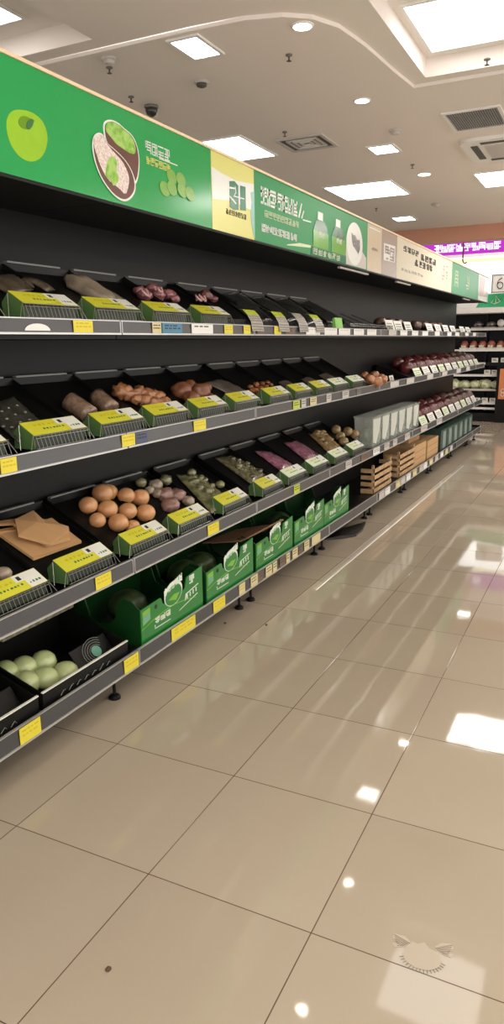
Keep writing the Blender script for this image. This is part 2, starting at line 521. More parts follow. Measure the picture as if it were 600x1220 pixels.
def price_tag(n, ya, yb, m, inks=2, oval_glint=False, dz=0., mi=M_ink):
    rl, y0 = rail_at((ya + yb) / 2, n)
    if rl is None: return
    b0, b1 = RAIL[n]; z0, z1 = b0 + .006 + dz, b1 - .001 + dz
    k = MB(); a, b2 = ya - y0, yb - y0
    if oval_glint:  # white oval paints the light reflected by a tag holder
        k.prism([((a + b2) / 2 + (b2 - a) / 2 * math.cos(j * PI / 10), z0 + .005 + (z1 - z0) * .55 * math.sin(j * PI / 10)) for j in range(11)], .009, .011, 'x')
    else:
        Mt = Matrix.Identity(4)
        k.box(.0095, .0115, a, b2, z0, z1)
        rd = random.Random(int(ya * 1000) + n)
        k.mi = 1
        for q in range(inks):
            zz = z1 - (z1 - z0) * (.22 + .27 * q); w = (b2 - a)
            yy = a + w * .12
            while yy < b2 - w * .2:
                dl = w * rd.uniform(.08, .22); k.box(.0115, .0119, yy, min(yy + dl, b2 - w * .1), zz - .004, zz + .002); yy += dl + w * .06
    o = k.build('price_tag', [m, mi], rl)


for a, b2, m in [(2.245, 2.36, M_tagy), (2.78, 2.85, M_tagc), (2.86, 3.03, M_tagb), (3.455, 3.55, M_tagy), (3.68, 3.765, M_tagy), (3.85, 3.95, M_tagk), (4.09, 4.19, M_tagy), (4.25, 4.4, M_tagk)]:
    price_tag(3, a, b2, m, 2, mi=M_orink if m is M_tagy else M_ink)
price_tag(3, 1.985, 2.115, M_tagw, oval_glint=True); price_tag(3, 3.12, 3.33, M_tagw, 1)
for y in (4.6, 4.95, 5.25, 5.6, 5.95, 6.6, 7.0, 7.45, 7.9, 8.5, 9.2, 9.7, 10.4, 11.0): price_tag(3, y, y + .26, M_tagw if int(y * 10) % 3 else M_lgrey, 1, mi=M_lgrey)
for a, b2, m in [(1.815, 1.89, M_tagy), (2.51, 2.605, M_tagy), (2.61, 2.70, M_tagd), (3.11, 3.23, M_tagy), (4.38, 4.49, M_yelp), (4.52, 4.6, M_lgrey), (4.68, 4.8, M_tagc), (5.0, 5.1, M_lgrey), (5.35, 5.5, M_lgrey), (5.7, 5.8, M_grey)]:
    price_tag(2, a, b2, m, 2, mi=M_orink if m is M_tagy else M_ink)
for y in (6.7, 7.3, 8.2, 9.0, 9.9, 10.6): price_tag(2, y, y + .3, M_lgrey, 0)
for a, b2, m in [(2.275, 2.38, M_tagy), (3.22, 3.34, M_tagy), (4.39, 4.49, M_yelp), (5.45, 5.6, M_lgrey), (5.85, 6.05, M_tagk), (6.2, 6.4, M_tagw), (6.55, 6.72, M_lgrey), (6.85, 7.0, M_lgrey), (7.3, 7.5, M_lgrey), (8.0, 8.3, M_lgrey), (8.8, 9.1, M_lgrey)]:
    price_tag(1, a, b2, m, 2, mi=M_orink if m is M_tagy else M_ink)
for a, b2, m in [(1.785, 1.895, M_tagy), (2.435, 2.545, M_tagy), (2.83, 3.06, M_tagy), (3.255, 3.39, M_tagy), (3.565, 3.64, M_tagc)]:
    price_tag(0, a, b2, m, 2, mi=M_orink)
for j in range(9): price_tag(0, 3.72 + j * .107, 3.72 + j * .107 + (.06 if j % 2 else .09), (M_tagc, M_tagk, M_tagc)[j % 3], 2)
for j, y in enumerate((4.72, 6.42, 6.62, 7.0, 7.2, 7.42, 7.7, 8.0, 8.2, 8.5, 8.8, 9.1, 9.4, 9.7)): price_tag(0, y, y + .17, (M_tagc, M_lgrey, M_tagw)[j % 3], 1 if y > 6 else 0, mi=M_grey)
price_tag(0, 10.0, 10.12, M_ink, 0)

# ------------------------------------------------------------------ fascia boards
M_fg = mat('fascia_green_print', (38, 160, 84), .16, var=.05, scale=1.2, spec=.4)
M_fg2 = mat('fascia_green_print_pale', (46, 146, 88), .38, var=.05, scale=1.2, spec=.25)
M_fgd = mat('fascia_teal_print', (30, 120, 88), .2, var=.05, spec=.4)
M_cap = mat('cream_cap_strip', (236, 214, 178), .4, var=.03)
M_fy = mat('fascia_pale_yellow_print', (222, 220, 130), .22, var=.04, scale=2)
M_fw = mat('fascia_white_print', (232, 236, 230), .22, var=.02)
M_fcream = mat('fascia_cream_print', (214, 206, 182), .4, var=.03, spec=.25)
M_fbeige = mat('fascia_beige_print', (206, 192, 164), .25, var=.03)
M_ftaupe = mat('fascia_taupe_print', (168, 154, 142), .25, var=.03)
M_app = mat('apple_print', (150, 200, 40), .2, var=.14, scale=14)
M_appd = mat('apple_dip_print', (104, 150, 24), .2, var=.1)
M_leaf = mat('leaf_print', (120, 180, 50), .25, rgb2=(170, 210, 110), scale=30)
M_brown = mat('brown_dish_print', (104, 66, 56), .25, var=.15, scale=20)
M_rice = mat('rice_print', (240, 230, 224), .3, rgb2=(206, 184, 176), scale=90)
M_grape = mat('grape_print', (124, 176, 76), .2, var=.2, scale=40)
M_ytext = mat('yellow_text_print', (232, 222, 120), .3, var=.03)
M_btl = mat('bottle_print', (96, 170, 60), .2, var=.2, scale=12)
M_btd = mat('bottle_shoulder_print', (36, 104, 66), .2, var=.15)
M_slate = mat('dark_meat_print', (90, 92, 92), .3, rgb2=(140, 140, 138), scale=60)
M_redp = mat('red_stripe_print', (176, 96, 98), .3, var=.2, scale=30)
BX = .006


def board(label, ya, yb, m, za=2.159, zb=2.525):
    t = thing('header_sign', label, 'sign', (FX, ya, za), 'fascia sign boards')
    k = MB(); k.box(-.018, .004, .002, yb - ya - .002, 0, zb - za); k.build('panel', m, t)
    k = MB(); k.box(-.022, .012, .0, yb - ya, zb - za, zb - za + .012); k.build('cap_strip', M_cap, t)
    return t


def art(parent, name, pts, m, lift=0.0, mi=None):
    """printed shape: world (y,z) outline"""
    o = parent.location
    k = MB(); k.prism([(y - o.y, z - o.z) for y, z in pts], .004 + lift, .0052 + lift, 'x')
    return k.build(name, m, parent)


def ell(cy, cz, ry, rz, rot=0., n=36, a0=0, a1=360):
    c, s = math.cos(R(rot)), math.sin(R(rot)); o = []
    for j in range(n):
        a = R(a0 + (a1 - a0) * j / (n if a1 - a0 == 360 else n - 1)); y, z = ry * math.cos(a), rz * math.sin(a)
        o.append((cy + y * c - z * s, cz + y * s + z * c))
    return o


def text_art(parent, name, y, z, n, w, h, seed, m, gap=.18, t=.105, lift=.0006):
    o = parent.location; k = MB()
    def place(mb, a, b, c, d): mb.box(.004, .005 + lift, y - o.y + a, y - o.y + b, z - o.z + c, z - o.z + d)
    glyphs(k, place, n, w, h, seed, gap, t)
    return k.build(name, m, parent)


# board 1 green: apple, dish, grapes
b1 = board('long green fascia board with printed apple and rice dish', 1.0, 3.365, M_fg)


def on_board(pts, ox, oy, k):
    """outline read off the photograph, carried onto the board's own plane"""
    o = []
    for x, y in pts:
        p = onx(ox + x / k, oy + y / k, FX + .004); o.append((p.y, p.z))
    return o


def smooth(pts, it=2):
    for _ in range(it):
        q = []
        for a, b in zip(pts, pts[1:] + pts[:1]):
            q += [(a[0] * .75 + b[0] * .25, a[1] * .75 + b[1] * .25), (a[0] * .25 + b[0] * .75, a[1] * .25 + b[1] * .75)]
        pts = q
    return pts


def grow(pts, f):
    cy, cz = sum(p[0] for p in pts) / len(pts), sum(p[1] for p in pts) / len(pts)
    return [(cy + (p[0] - cy) * f, cz + (p[1] - cz) * f) for p in pts]


art(b1, 'apple_picture', smooth(on_board([(28, 400), (33, 355), (60, 324), (100, 322), (150, 333), (197, 368), (222, 420), (227, 480), (205, 545), (160, 574), (110, 562), (68, 522), (38, 460)], 0, 50, 4)), M_app)
art(b1, 'apple_dip', smooth(on_board([(82, 385), (95, 355), (120, 352), (150, 372), (158, 395), (140, 418), (105, 415)], 0, 50, 4)), M_appd, .0012)
art(b1, 'apple_stem', on_board([(122, 404), (126, 380), (146, 366), (160, 374), (152, 398), (138, 418), (128, 416)], 0, 50, 4), M_gink, .0024)
bowl = smooth(on_board([(115, 115), (122, 75), (160, 65), (205, 85), (238, 118), (285, 155), (315, 220), (328, 300), (322, 400), (300, 455), (270, 400), (230, 320), (180, 260), (130, 200)], 100, 130, 5))
art(b1, 'bowl_outline', grow(bowl, 1.03), M_fw); art(b1, 'bowl_picture', grow(bowl, .96), M_brown, .0012)
art(b1, 'bowl_greens', smooth(on_board([(122, 125), (130, 82), (160, 74), (205, 92), (235, 125), (280, 162), (303, 220), (303, 270), (270, 265), (220, 230), (190, 210), (150, 160)], 100, 130, 5)), M_leaf, .0024)
dish = smooth(on_board([(45, 240), (50, 170), (80, 143), (110, 155), (130, 205), (180, 245), (250, 315), (292, 400), (302, 480), (272, 532), (230, 550), (170, 512), (108, 430), (68, 340)], 100, 130, 5))
art(b1, 'dish_outline', grow(dish, 1.03), M_fw, .0036); art(b1, 'dish_picture', grow(dish, .965), M_brown, .0048)
art(b1, 'rice_picture', smooth(on_board([(50, 172), (80, 150), (108, 160), (125, 205), (170, 258), (220, 310), (250, 370), (262, 420), (255, 470), (240, 515), (200, 470), (130, 420), (95, 350), (72, 290), (50, 215)], 100, 130, 5), 1), M_rice, .006)
art(b1, 'herb_picture', smooth(on_board([(118, 385), (130, 300), (160, 278), (188, 310), (182, 365), (200, 420), (168, 468), (150, 425), (120, 405)], 100, 130, 5), 1), M_leaf, .0075)
text_art(b1, 'white_lettering', 2.795, 2.395, 4, .042, .048, 5, M_fw)
art(b1, 'underline', [(2.90, 2.394), (3.05, 2.394), (3.05, 2.390), (2.90, 2.390)], M_fw)
text_art(b1, 'yellow_lettering', 2.80, 2.352, 6, .027, .03, 9, M_ytext)
for q, (u, v) in enumerate([(204, 210.5), (215, 214.5), (195.5, 225), (204, 224.5), (216, 227), (225, 231)]):
    p = onx(u, v, FX + .004); art(b1, 'grape_picture', ell(p.y, p.z, .042, .030, -14, 20), M_grape, .0008 * (q + 1))
# board 2 yellow logo
b2 = board('pale yellow and white fascia panel with green block logo', 3.365, 3.85, M_fy)
art(b2, 'white_band', [(3.37, 2.45), (3.45, 2.44), (3.62, 2.43), (3.845, 2.45), (3.845, 2.31), (3.7, 2.315), (3.55, 2.32), (3.37, 2.30)], M_fw)
art(b2, 'logo', [(3.555, 2.415), (3.61, 2.425), (3.655, 2.41), (3.655, 2.29), (3.60, 2.283), (3.555, 2.29)], M_fgd, .0012)
art(b2, 'logo', [(3.675, 2.415), (3.74, 2.418), (3.74, 2.298), (3.675, 2.292)], M_fgd, .0012)
art(b2, 'logo_cut', [(3.553, 2.387), (3.61, 2.393), (3.613, 2.385), (3.553, 2.379)], M_fw, .0024)
art(b2, 'logo_cut', [(3.553, 2.345), (3.60, 2.33), (3.63, 2.318), (3.62, 2.312), (3.553, 2.336)], M_fw, .0024)
art(b2, 'logo_cut', [(3.62, 2.40), (3.628, 2.37), (3.605, 2.352), (3.72, 2.357), (3.72, 2.352), (3.595, 2.347), (3.62, 2.372), (3.614, 2.40)], M_fw, .0024)
text_art(b2, 'black_lettering', 3.515, 2.252, 7, .026, .026, 31, M_ink, .3)
art(b2, 'wave_edge', [(3.80, 2.40), (3.815, 2.35), (3.80, 2.30), (3.815, 2.23), (3.84, 2.17), (3.848, 2.17), (3.848, 2.42), (3.835, 2.41)], mat('aqua_print', (150, 205, 196), .2), .001)
# board 3 green drinks
b3 = board('green fascia board with printed bottles and white lettering', 3.85, 5.93, M_fg2)
text_art(b3, 'large_lettering', 3.935, 2.365, 5, .098, .092, 77, M_fw, .1, .14)
art(b3, 'stroke', [(4.48, 2.365), (4.53, 2.455), (4.545, 2.455), (4.50, 2.365)], M_fw)
art(b3, 'stroke', [(4.53, 2.37), (4.57, 2.42), (4.58, 2.415), (4.545, 2.365)], M_fw)
art(b3, 'underline', [(4.56, 2.365), (4.70, 2.37), (4.70, 2.362), (4.56, 2.357)], M_fw)
text_art(b3, 'middle_lettering', 3.98, 2.302, 9, .05, .036, 78, M_paleg, .15)
text_art(b3, 'lower_lettering', 3.94, 2.218, 9, .052, .042, 79, M_fw, .12, .16)
art(b3, 'swoosh', [(4.3, 2.185), (4.5, 2.215), (4.85, 2.225), (4.9, 2.218), (4.6, 2.20), (4.3, 2.18)], M_paleg, .0005)
for y in (4.735, 5.09):
    art(b3, 'bottle_shoulder', [(y, 2.32), (y + .05, 2.385), (y + .08, 2.40), (y + .19, 2.40), (y + .25, 2.37), (y + .29, 2.32)], M_btd, .001)
    art(b3, 'bottle_cap', [(y + .085, 2.40), (y + .085, 2.45), (y + .18, 2.45), (y + .18, 2.40)], M_fw, .001)
    art(b3, 'bottle_body', [(y, 2.20), (y, 2.325), (y + .29, 2.325), (y + .29, 2.20)], M_btl, .0018)
    text_art(b3, 'bottle_lettering', y + .1, 2.29, 2, .05, .035, int(y * 100), M_fw, lift=.003)
art(b3, 'teal_block', [(4.70, 2.165), (4.70, 2.22), (5.40, 2.22), (5.40, 2.165)], M_fgd, .0024)
text_art(b3, 'teal_lettering', 4.74, 2.172, 6, .07, .04, 83, M_paleg, .3, lift=.003)
art(b3, 'plate_backdrop', [(5.40, 2.165), (5.40, 2.30), (5.6, 2.36), (5.90, 2.25), (5.90, 2.165)], M_lgrey, .0006)
art(b3, 'plate_picture', ell(5.60, 2.325, .195, .155, 0), M_fw, .0018)
art(b3, 'meat_picture', [(5.52, 2.40), (5.56, 2.385), (5.60, 2.39), (5.66, 2.36), (5.72, 2.37), (5.73, 2.30), (5.69, 2.26), (5.62, 2.29), (5.56, 2.31), (5.53, 2.35)], M_slate, .003)
# remaining boards
b4 = board('beige fascia panel right of the printed plate', 5.93, 6.34, M_fbeige)
art(b4, 'picture_frame', [(5.98, 2.49), (5.98, 2.50), (6.28, 2.50), (6.28, 2.49)], M_fw); text_art(b4, 'small_lettering', 6.05, 2.33, 3, .05, .02, 90, M_ftaupe)
b5 = board('taupe fascia panel with a white framed grid mark', 6.34, 6.82, M_ftaupe)
art(b5, 'grid_mark', [(6.40, 2.28), (6.40, 2.42), (6.76, 2.43), (6.76, 2.29)], M_fw); text_art(b5, 'grid_lettering', 6.44, 2.295, 2, .13, .11, 92, M_ftaupe, .2, .12, .002)
b6 = board('cream fascia board with dark lettering', 6.82, 9.35, M_fcream)
text_art(b6, 'dark_lettering', 7.05, 2.42, 4, .12, .05, 93, M_ink, .3, .15); text_art(b6, 'dark_lettering', 7.75, 2.40, 4, .14, .06, 94, M_ink, .3, .16)
text_art(b6, 'dark_lettering', 7.5, 2.325, 5, .13, .06, 95, M_ink, .25, .16); text_art(b6, 'small_lettering', 7.0, 2.24, 7, .10, .025, 96, M_ftaupe, .25)
text_art(b6, 'side_lettering', 8.8, 2.28, 1, .12, .16, 97, M_ftaupe, .25); text_art(b6, 'side_lettering', 9.0, 2.3, 1, .10, .15, 98, M_ftaupe)
b7 = board('plain green fascia board with small framed marks near far end', 9.35, 11.3, M_fg2)
text_art(b7, 'framed_lettering', 9.55, 2.25, 1, .22, .19, 101, M_paleg); text_art(b7, 'framed_lettering', 10.3, 2.26, 1, .22, .17, 102, M_paleg)
b8 = board('grey and red striped fascia board at the far end', 11.3, YEND, M_ftaupe)
for q in range(4): art(b8, 'red_stripe', [(11.34 + q * .12, 2.2), (11.42 + q * .12, 2.5), (11.47 + q * .12, 2.5), (11.39 + q * .12, 2.2)], M_redp)
art(b8, 'white_block', [(11.3, 2.165), (11.3, 2.22), (12.1, 2.235), (12.1, 2.165)], M_fw, .002)
# pale strips standing for highlights under the fascia edge
for j, (y, w) in enumerate([(5.35, .7), (6.95, .5), (10.3, .5)]):
    k = MB(); k.box(0, .022, 0, w, -.016, -.003); o = k.build('fascia_highlight', M_lgrey, None, loc=(FX - .04, y, ZTOP - .012)); tag(o, ['pale highlight strip under the printed plate picture', 'pale highlight strip under the cream lettered board', 'pale highlight strip under the plain green far board'][j], 'highlight strip')

# ------------------------------------------------------------------ sloping display trays
M_bk = M_btray
GRADE = .56


def tray_proto(w=.405, card=True, wl=.30, yo=.062):
    t = thing('display_tray', '', 'display tray', (0, 0, 0), 'sloping display trays')
    k = MB()
    k.prism([(-.115, .012), (-.115, .04), (-.43, .215), (-.43, .187)], .0, w, 'y')
    k.prism([(-.115, .012), (-.115, .065), (-.43, .24), (-.43, .187)], .0, .006, 'y')
    k.prism([(-.115, .012), (-.115, .065), (-.43, .24), (-.43, .187)], w - .006, w, 'y')
    k.box(-.44, -.428, 0, w, .18, .245)
    k.build('tray_body', M_btray, t)
    k = MB(); k.box(-.444, -.424, .02, w - .06, .245, .252); k.build('rear_lip', M_lip, t)  # lip coloured pale for the highlight along the black tray's rear edge
    if card:
        # green side cheeks and dark block behind the label
        k = MB(); pr = [(-.018, .004), (-.02, .052), (-.085, .094), (-.118, .06), (-.118, .004)]
        k.prism(pr, .0, .004, 'y'); k.build('end_card', M_gside, t, loc=(0, yo, 0))
        k = MB(); k.prism([(-.03, .004), (-.032, .045), (-.085, .086), (-.112, .06), (-.112, .004)], .004, wl, 'y'); k.build('card_block', M_gdark, t, loc=(0, yo, 0))
        # label
        c = MB(); a = Vector((-.018, 0, .054)); b_ = Vector((-.086, 0, .097)); d = (b_ - a); nrm = Vector((d.z, 0, -d.x)).normalized(); nrm = nrm if nrm.z > 0 else -nrm
        def lp(s, yy, h=0.): return a + d * s + nrm * h + Vector((0, yy, 0))
        def lq(c, s0, s1, ya, yb, h0, h1, mi):
            c.mi = mi
            P = [lp(s, y, h) for s in (s0, s1) for y in (ya, yb) for h in (h0, h1)]
            v = [c.bm.verts.new(p) for p in P]
            for q in ((0, 1, 3, 2), (4, 6, 7, 5), (0, 4, 5, 1), (2, 3, 7, 6), (0, 2, 6, 4), (1, 5, 7, 3)): c._face([v[i] for i in q])
        lq(c, 0, 1, 0, wl, 0, .002, 0)
        lb = c.build('price_card', M_yel, t, loc=(0, yo, 0))
        c = MB()
        lq(c, .02, .98, wl * .72, wl - .002, .002, .0024, 0); lq(c, .55, .98, wl * .58, wl * .73, .002, .0024, 0)
        c.build('white_field', M_white, lb)
        rd = random.Random(3)
        for nm, m_, rows in (('card_lettering', M_orink, ((.62, .05, 5, .02, .2),)), ('card_small_print', M_gink, ((.32, .08, 7, .014, .12),)), ('card_price', M_gink, ((.25, wl * .76, 4, .012, .14),))):
            c = MB()
            for (s, y0, n, w_, h_) in rows:
                for q in range(n):
                    yy = y0 + q * w_ * 1.25
                    lq(c, s, s + h_ * rd.uniform(.5, 1), yy, yy + w_ * rd.uniform(.4, .9), .0024, .0028, 0)
            c.build(nm, m_, lb)
        c = MB(); lq(c, .62, .86, wl * .63, wl * .69, .0024, .003, 0); c.build('card_icon', M_ink, lb)
        # wire front
        g = MB(); r = .0016
        for z, x in ((.052, -.013), (.044, -.010), (.006, -.008)):
            g.tube([(x, 0, z), (x, wl, z)], r, 5)
        for q in range(15):
            yy = .004 + q * (wl - .008) / 14
            g.tube([(-.008, yy + .012, .004), (-.012, yy, .05)], .0011, 4)
        g.tube([(-.02, -.002, .054), (-.008, -.03, .003)], r, 5); g.tube([(-.085, -.002, .09), (-.06, -.03, .004)], r, 5)
        g.tube([(-.013, wl, .052), (-.008, wl + .035, .004)], r, 5)
        g.tube([(-.02, -.004, .056), (-.02, wl + .01, .056)], r, 5)
        g.build('wire_front', M_wire, t, loc=(0, yo, 0))
    return t


trayA = tray_proto(); trayB = tray_proto(card=True, wl=.28, yo=.075)
# variant with pale card
trayC = dup(trayA, (0, 0, 0), '')
for c in kids(trayC):
    if c.name.startswith('price_card'):
        c.data = c.data.copy(); c.data.materials[0] = M_paleg
        for q in kids(c):
            if q.name.startswith('white_field'): q.data = q.data.copy(); q.data.materials[0] = M_white
trayE = tray_proto(card=False)
protos = {'A': trayA, 'B': trayB, 'C': trayC, 'E': trayE}
used = set()


def place_tray(kind, y, n, label):
    src = protos[kind]; loc = (FX, y, DECK[n] + .02)
    if kind not in used:
        used.add(kind); src.location = loc; src['label'] = label; return src
    return dup(src, loc, label)


TR = [
    (3, [(1.52, 'A', 'at the left picture edge'), (1.955, 'A', 'in front of the flat brown packs'), (2.36, 'A', 'in front of the pale fish fillets'), (2.78, 'A', 'in front of the pink curled meat'), (3.21, 'A', 'in front of the dark red meat'),
         (3.70, 'E', 'under the first flat dark pouch'), (4.12, 'E', 'under the second flat dark pouch'), (4.50, 'E', 'under the third flat dark pouch'), (4.92, 'E', 'under the fourth flat dark pouch'), (5.34, 'E', 'under the pouch with the small green tag')]),
    (2, [(1.52, 'A', 'at the left picture edge'), (1.955, 'A', 'holding the dark netted bag'), (2.355, 'A', 'holding the two brown rolls'), (2.745, 'A', 'holding the knobbly roots'), (3.15, 'A', 'holding the brown potatoes'), (3.56, 'A', 'holding the flat grey packs'),
         (4.03, 'A', 'holding the orange brown nuts'), (4.42, 'B', 'first right of the nut tray'), (4.81, 'B', 'second right of the nut tray'), (5.20, 'C', 'third right of the nut tray'), (5.63, 'C', 'beside the reddish brown roots')]),
    (1, [(1.665, 'A', 'cut by the left picture edge'), (2.075, 'A', 'holding the kraft paper bags'), (2.51, 'A', 'holding the brown onions'), (2.92, 'A', 'holding the garlic and pink bulbs'), (3.39, 'A', 'holding the olive green packs'), (3.89, 'B', 'holding the dark olive packs'),
         (4.31, 'C', 'holding the first purple pack'), (4.76, 'C', 'holding the second purple pack'), (5.22, 'C', 'holding the film wrapped brown bulbs'), (5.66, 'C', 'holding the tan round bulbs')]),
]
for n, lst in TR:
    for y, kd, ds in lst:
        lab = ('black wire-front display tray %s, %s' if kd != 'E' else 'flat black sloping tray %s, %s') % (ds, LEVEL[n])
        place_tray(kd, y, n, lab)


def slope(u, v, n, lift=0.03):
    """where a pixel's ray meets the sloping tray of level n, lifted by lift"""
    d = ray(u, v); z0 = DECK[n] + .02 + .04 + lift - .56 * (-.115)  # z = z0 + .56*(FX - x) - ... 
    # plane: z = DECK+.06+lift + .556*((FX-.115) - x)
    A = DECK[n] + .06 + lift + .556 * (FX - .115)
    t = (A - CAM.z + 0) / (d.z + .556 * d.x)
    return CAM + d * t


TILT = Matrix.Rotation(math.atan(.556), 4, 'Y')      # lies along the tray (rising to -x)

M_onion = mat('brown_onion', (216, 166, 116), .26, rgb2=(200, 142, 94), scale=7, coat=.3)
M_fish = mat('pale_fillet', (150, 136, 116), .3, rgb2=(128, 114, 96), scale=16, coat=.4)
M_pink = mat('pink_meat', (134, 78, 82), .28, rgb2=(168, 112, 112), scale=30, coat=.5)
M_dred = mat('dark_red_meat', (96, 52, 54), .28, rgb2=(128, 78, 76), scale=20, coat=.5)
M_curl = mat('pale_pink_fat', (206, 160, 158), .3, var=.1, coat=.4)
M_bpack = mat('brown_vacuum_pack', (72, 62, 50), .3, rgb2=(98, 86, 70), scale=24, coat=.4)
M_net = mat('dark_netted_bag', (44, 44, 38), .4, rgb2=(70, 70, 60), scale=60)
M_dot = mat('grey_net_knot', (128, 128, 116), .4)
M_roll = mat('brown_wrapped_roll', (116, 92, 74), .28, rgb2=(144, 118, 98), scale=50, coat=.5)
M_root = mat('ginger_root', (150, 98, 62), .35, rgb2=(178, 124, 84), scale=24, coat=.2)
M_pot = mat('brown_potato', (142, 90, 62), .4, rgb2=(116, 70, 46), scale=18, coat=.15)
M_flatp = mat('grey_brown_pouch', (106, 96, 86), .3, rgb2=(84, 76, 68), scale=12, coat=.3)
M_nut = mat('orange_brown_nut', (180, 112, 66), .35, rgb2=(130, 76, 42), scale=40)
M_kraft = mat('kraft_paper', (192, 150, 102), .7, var=.08, scale=20)
M_garlic = mat('garlic_skin', (178, 164, 138), .3, rgb2=(146, 128, 110), scale=20, coat=.5)
M_pinkb = mat('pink_bulb', (164, 128, 114), .3, rgb2=(138, 100, 90), scale=20, coat=.5)
M_olive = mat('olive_pack', (96, 98, 62), .25, rgb2=(136, 132, 98), scale=26, coat=.6)
M_dolive = mat('dark_olive_pack', (88, 84, 58), .25, rgb2=(124, 118, 88), scale=40, coat=.6)
M_purple = mat('purple_pack', (124, 64, 88), .28, rgb2=(166, 118, 132), scale=34, coat=.5)
M_film = mat('clear_film', (220, 220, 210), .12, alpha=.16, var=.02, spec=.8)
M_tan = mat('tan_bulb', (158, 134, 92), .25, rgb2=(130, 106, 68), scale=24, coat=.4)
M_redf = mat('dark_red_fruit', (112, 52, 50), .28, rgb2=(84, 38, 40), scale=14, coat=.4)
M_brf = mat('dark_brown_fruit', (74, 56, 50), .35, rgb2=(98, 70, 60), scale=20, coat=.2)
M_stem = mat('stem_brown', (84, 66, 40), .6)


def rx(a): return Matrix.Rotation(a, 4, 'X')
def rzm(a): return Matrix.Rotation(a, 4, 'Z')


def blob_thing(name, label, cat, loc, rad, m, seed, amp=.1, freq=2., M=None, group=None, sq=1., sub=3, stem=None):
    k = MB(); k.blob((0, 0, 0), *rad, seed=seed, amp=amp, freq=freq, M=M, sub=sub, sq=sq)
    o = k.build(name, m, smooth=True); o.location = loc
    if stem is not None:
        s_ = MB(); s_.lathe([(.006, 0), (.004, stem), (.001, stem * 1.1)], (0, 0, rad[2] * .9), 8); s_.build('stem', M_stem, o)
    return tag(o, label, cat, group)


# --- lower middle shelf: onions
on = [(107, 600, 0), (122, 588, 1), (135, 593, 0), (152, 590, 0), (167, 593, 1), (128, 608, 1), (152, 608, 0), (172, 611, 0), (140, 623, 0), (158, 626, -1), (126, 586, 2)]
on = [(105, 602), (122, 588), (135, 587), (150, 591), (167, 593), (128, 607), (152, 609), (173, 611), (141, 623), (158, 628), (116, 620)]
pos = ['far left of the onion heap', 'top left of the onion heap, biggest', 'top of the onion heap, tucked behind', 'top middle of the onion heap', 'top right of the onion heap',
       'middle row left of the onion heap', 'middle of the onion heap', 'right end of the onion heap', 'bottom front of the onion heap', 'bottom right, half hidden behind the price card', 'bottom left, in the shade under the heap']
for i, (u, v) in enumerate(on):
    r_ = (.045, .054, .046, .046, .048, .049, .046, .05, .048, .038, .04)[i]
    p = slope(u, v, 1, .035 if i < 9 else .02)
    if i == 2: p += Vector((-.03, 0, 0))
    blob_thing('brown_onion', 'round brown onion, ' + pos[i], 'onion', p, (r_, r_ * 1.04, r_ * .92), M_onion, i, .06, 1.2, group='brown onions')

# --- kraft paper bags on the lower middle shelf
def kraft_bag(pts, lift, label, seed):
    """flat folded paper bag lying on the tray; outline given in tray pixels"""
    P = [slope(u, v, 1, lift) for u, v in pts]; c = sum(P, Vector()) / len(P)
    k = MB(); rd = random.Random(seed)
    top = [k.bm.verts.new(p - c + Vector((0, 0, .012))) for p in P]; bot = [k.bm.verts.new(p - c) for p in P]
    cen = k.bm.verts.new(Vector((rd.uniform(-.02, .02), rd.uniform(-.03, .03), .034)))
    n = len(P)
    for i in range(n):
        k._face([top[i], top[(i + 1) % n], cen]); k._face([bot[i], bot[(i + 1) % n], top[(i + 1) % n], top[i]])
    k._face(bot[::-1])
    o = k.build('paper_bag', M_kraft); o.location = c
    return tag(o, label, 'paper bag', 'kraft paper bags')


kraft_bag([(-30, 640), (0, 640), (40, 668), (97, 647), (62, 620), (20, 630)], .008, 'flat kraft paper bag, lowest, at the front of its tray', 1)
kraft_bag([(-30, 628), (15, 626), (55, 652), (84, 644), (82, 630), (40, 618)], .030, 'kraft paper bag, middle of the folded pile', 2)
kraft_bag([(18, 622), (40, 611), (62, 632), (82, 634), (60, 650), (22, 640)], .052, 'kraft paper bag, topmost, pointing up the tray', 3)

# --- garlic and bulbs
for i, (u, v, m, r_, lab) in enumerate([(185, 578, M_garlic, .03, 'pale garlic bulb at the top left of its tray'), (197, 572, M_olive, .028, 'greenish bulb at the top of the garlic tray'), (168, 575, M_olive, .024, 'small green bulb furthest left in the garlic tray'), (196, 589, M_pinkb, .036, 'pinkish bulb in the middle of the garlic tray'),
                                         (211, 590, M_pinkb, .034, 'shiny pink bulb on the right of the garlic tray'), (203, 602, M_pinkb, .036, 'pink bulb at the front of the garlic tray'), (187, 588, M_garlic, .022, 'white knobbly garlic left of the pink bulbs'), (224, 597, M_garlic, .026, 'pale bulb right behind the white and yellow card'), (178, 584, M_garlic, .02, 'little garlic clove between pale bulb and green bulb')]):
    blob_thing('garlic_bulb', lab, 'bulb', slope(u, v, 1, .025), (r_ * 1.3, r_ * 1.5, r_ * 1.1), m, 20 + i, .25, 2.4)

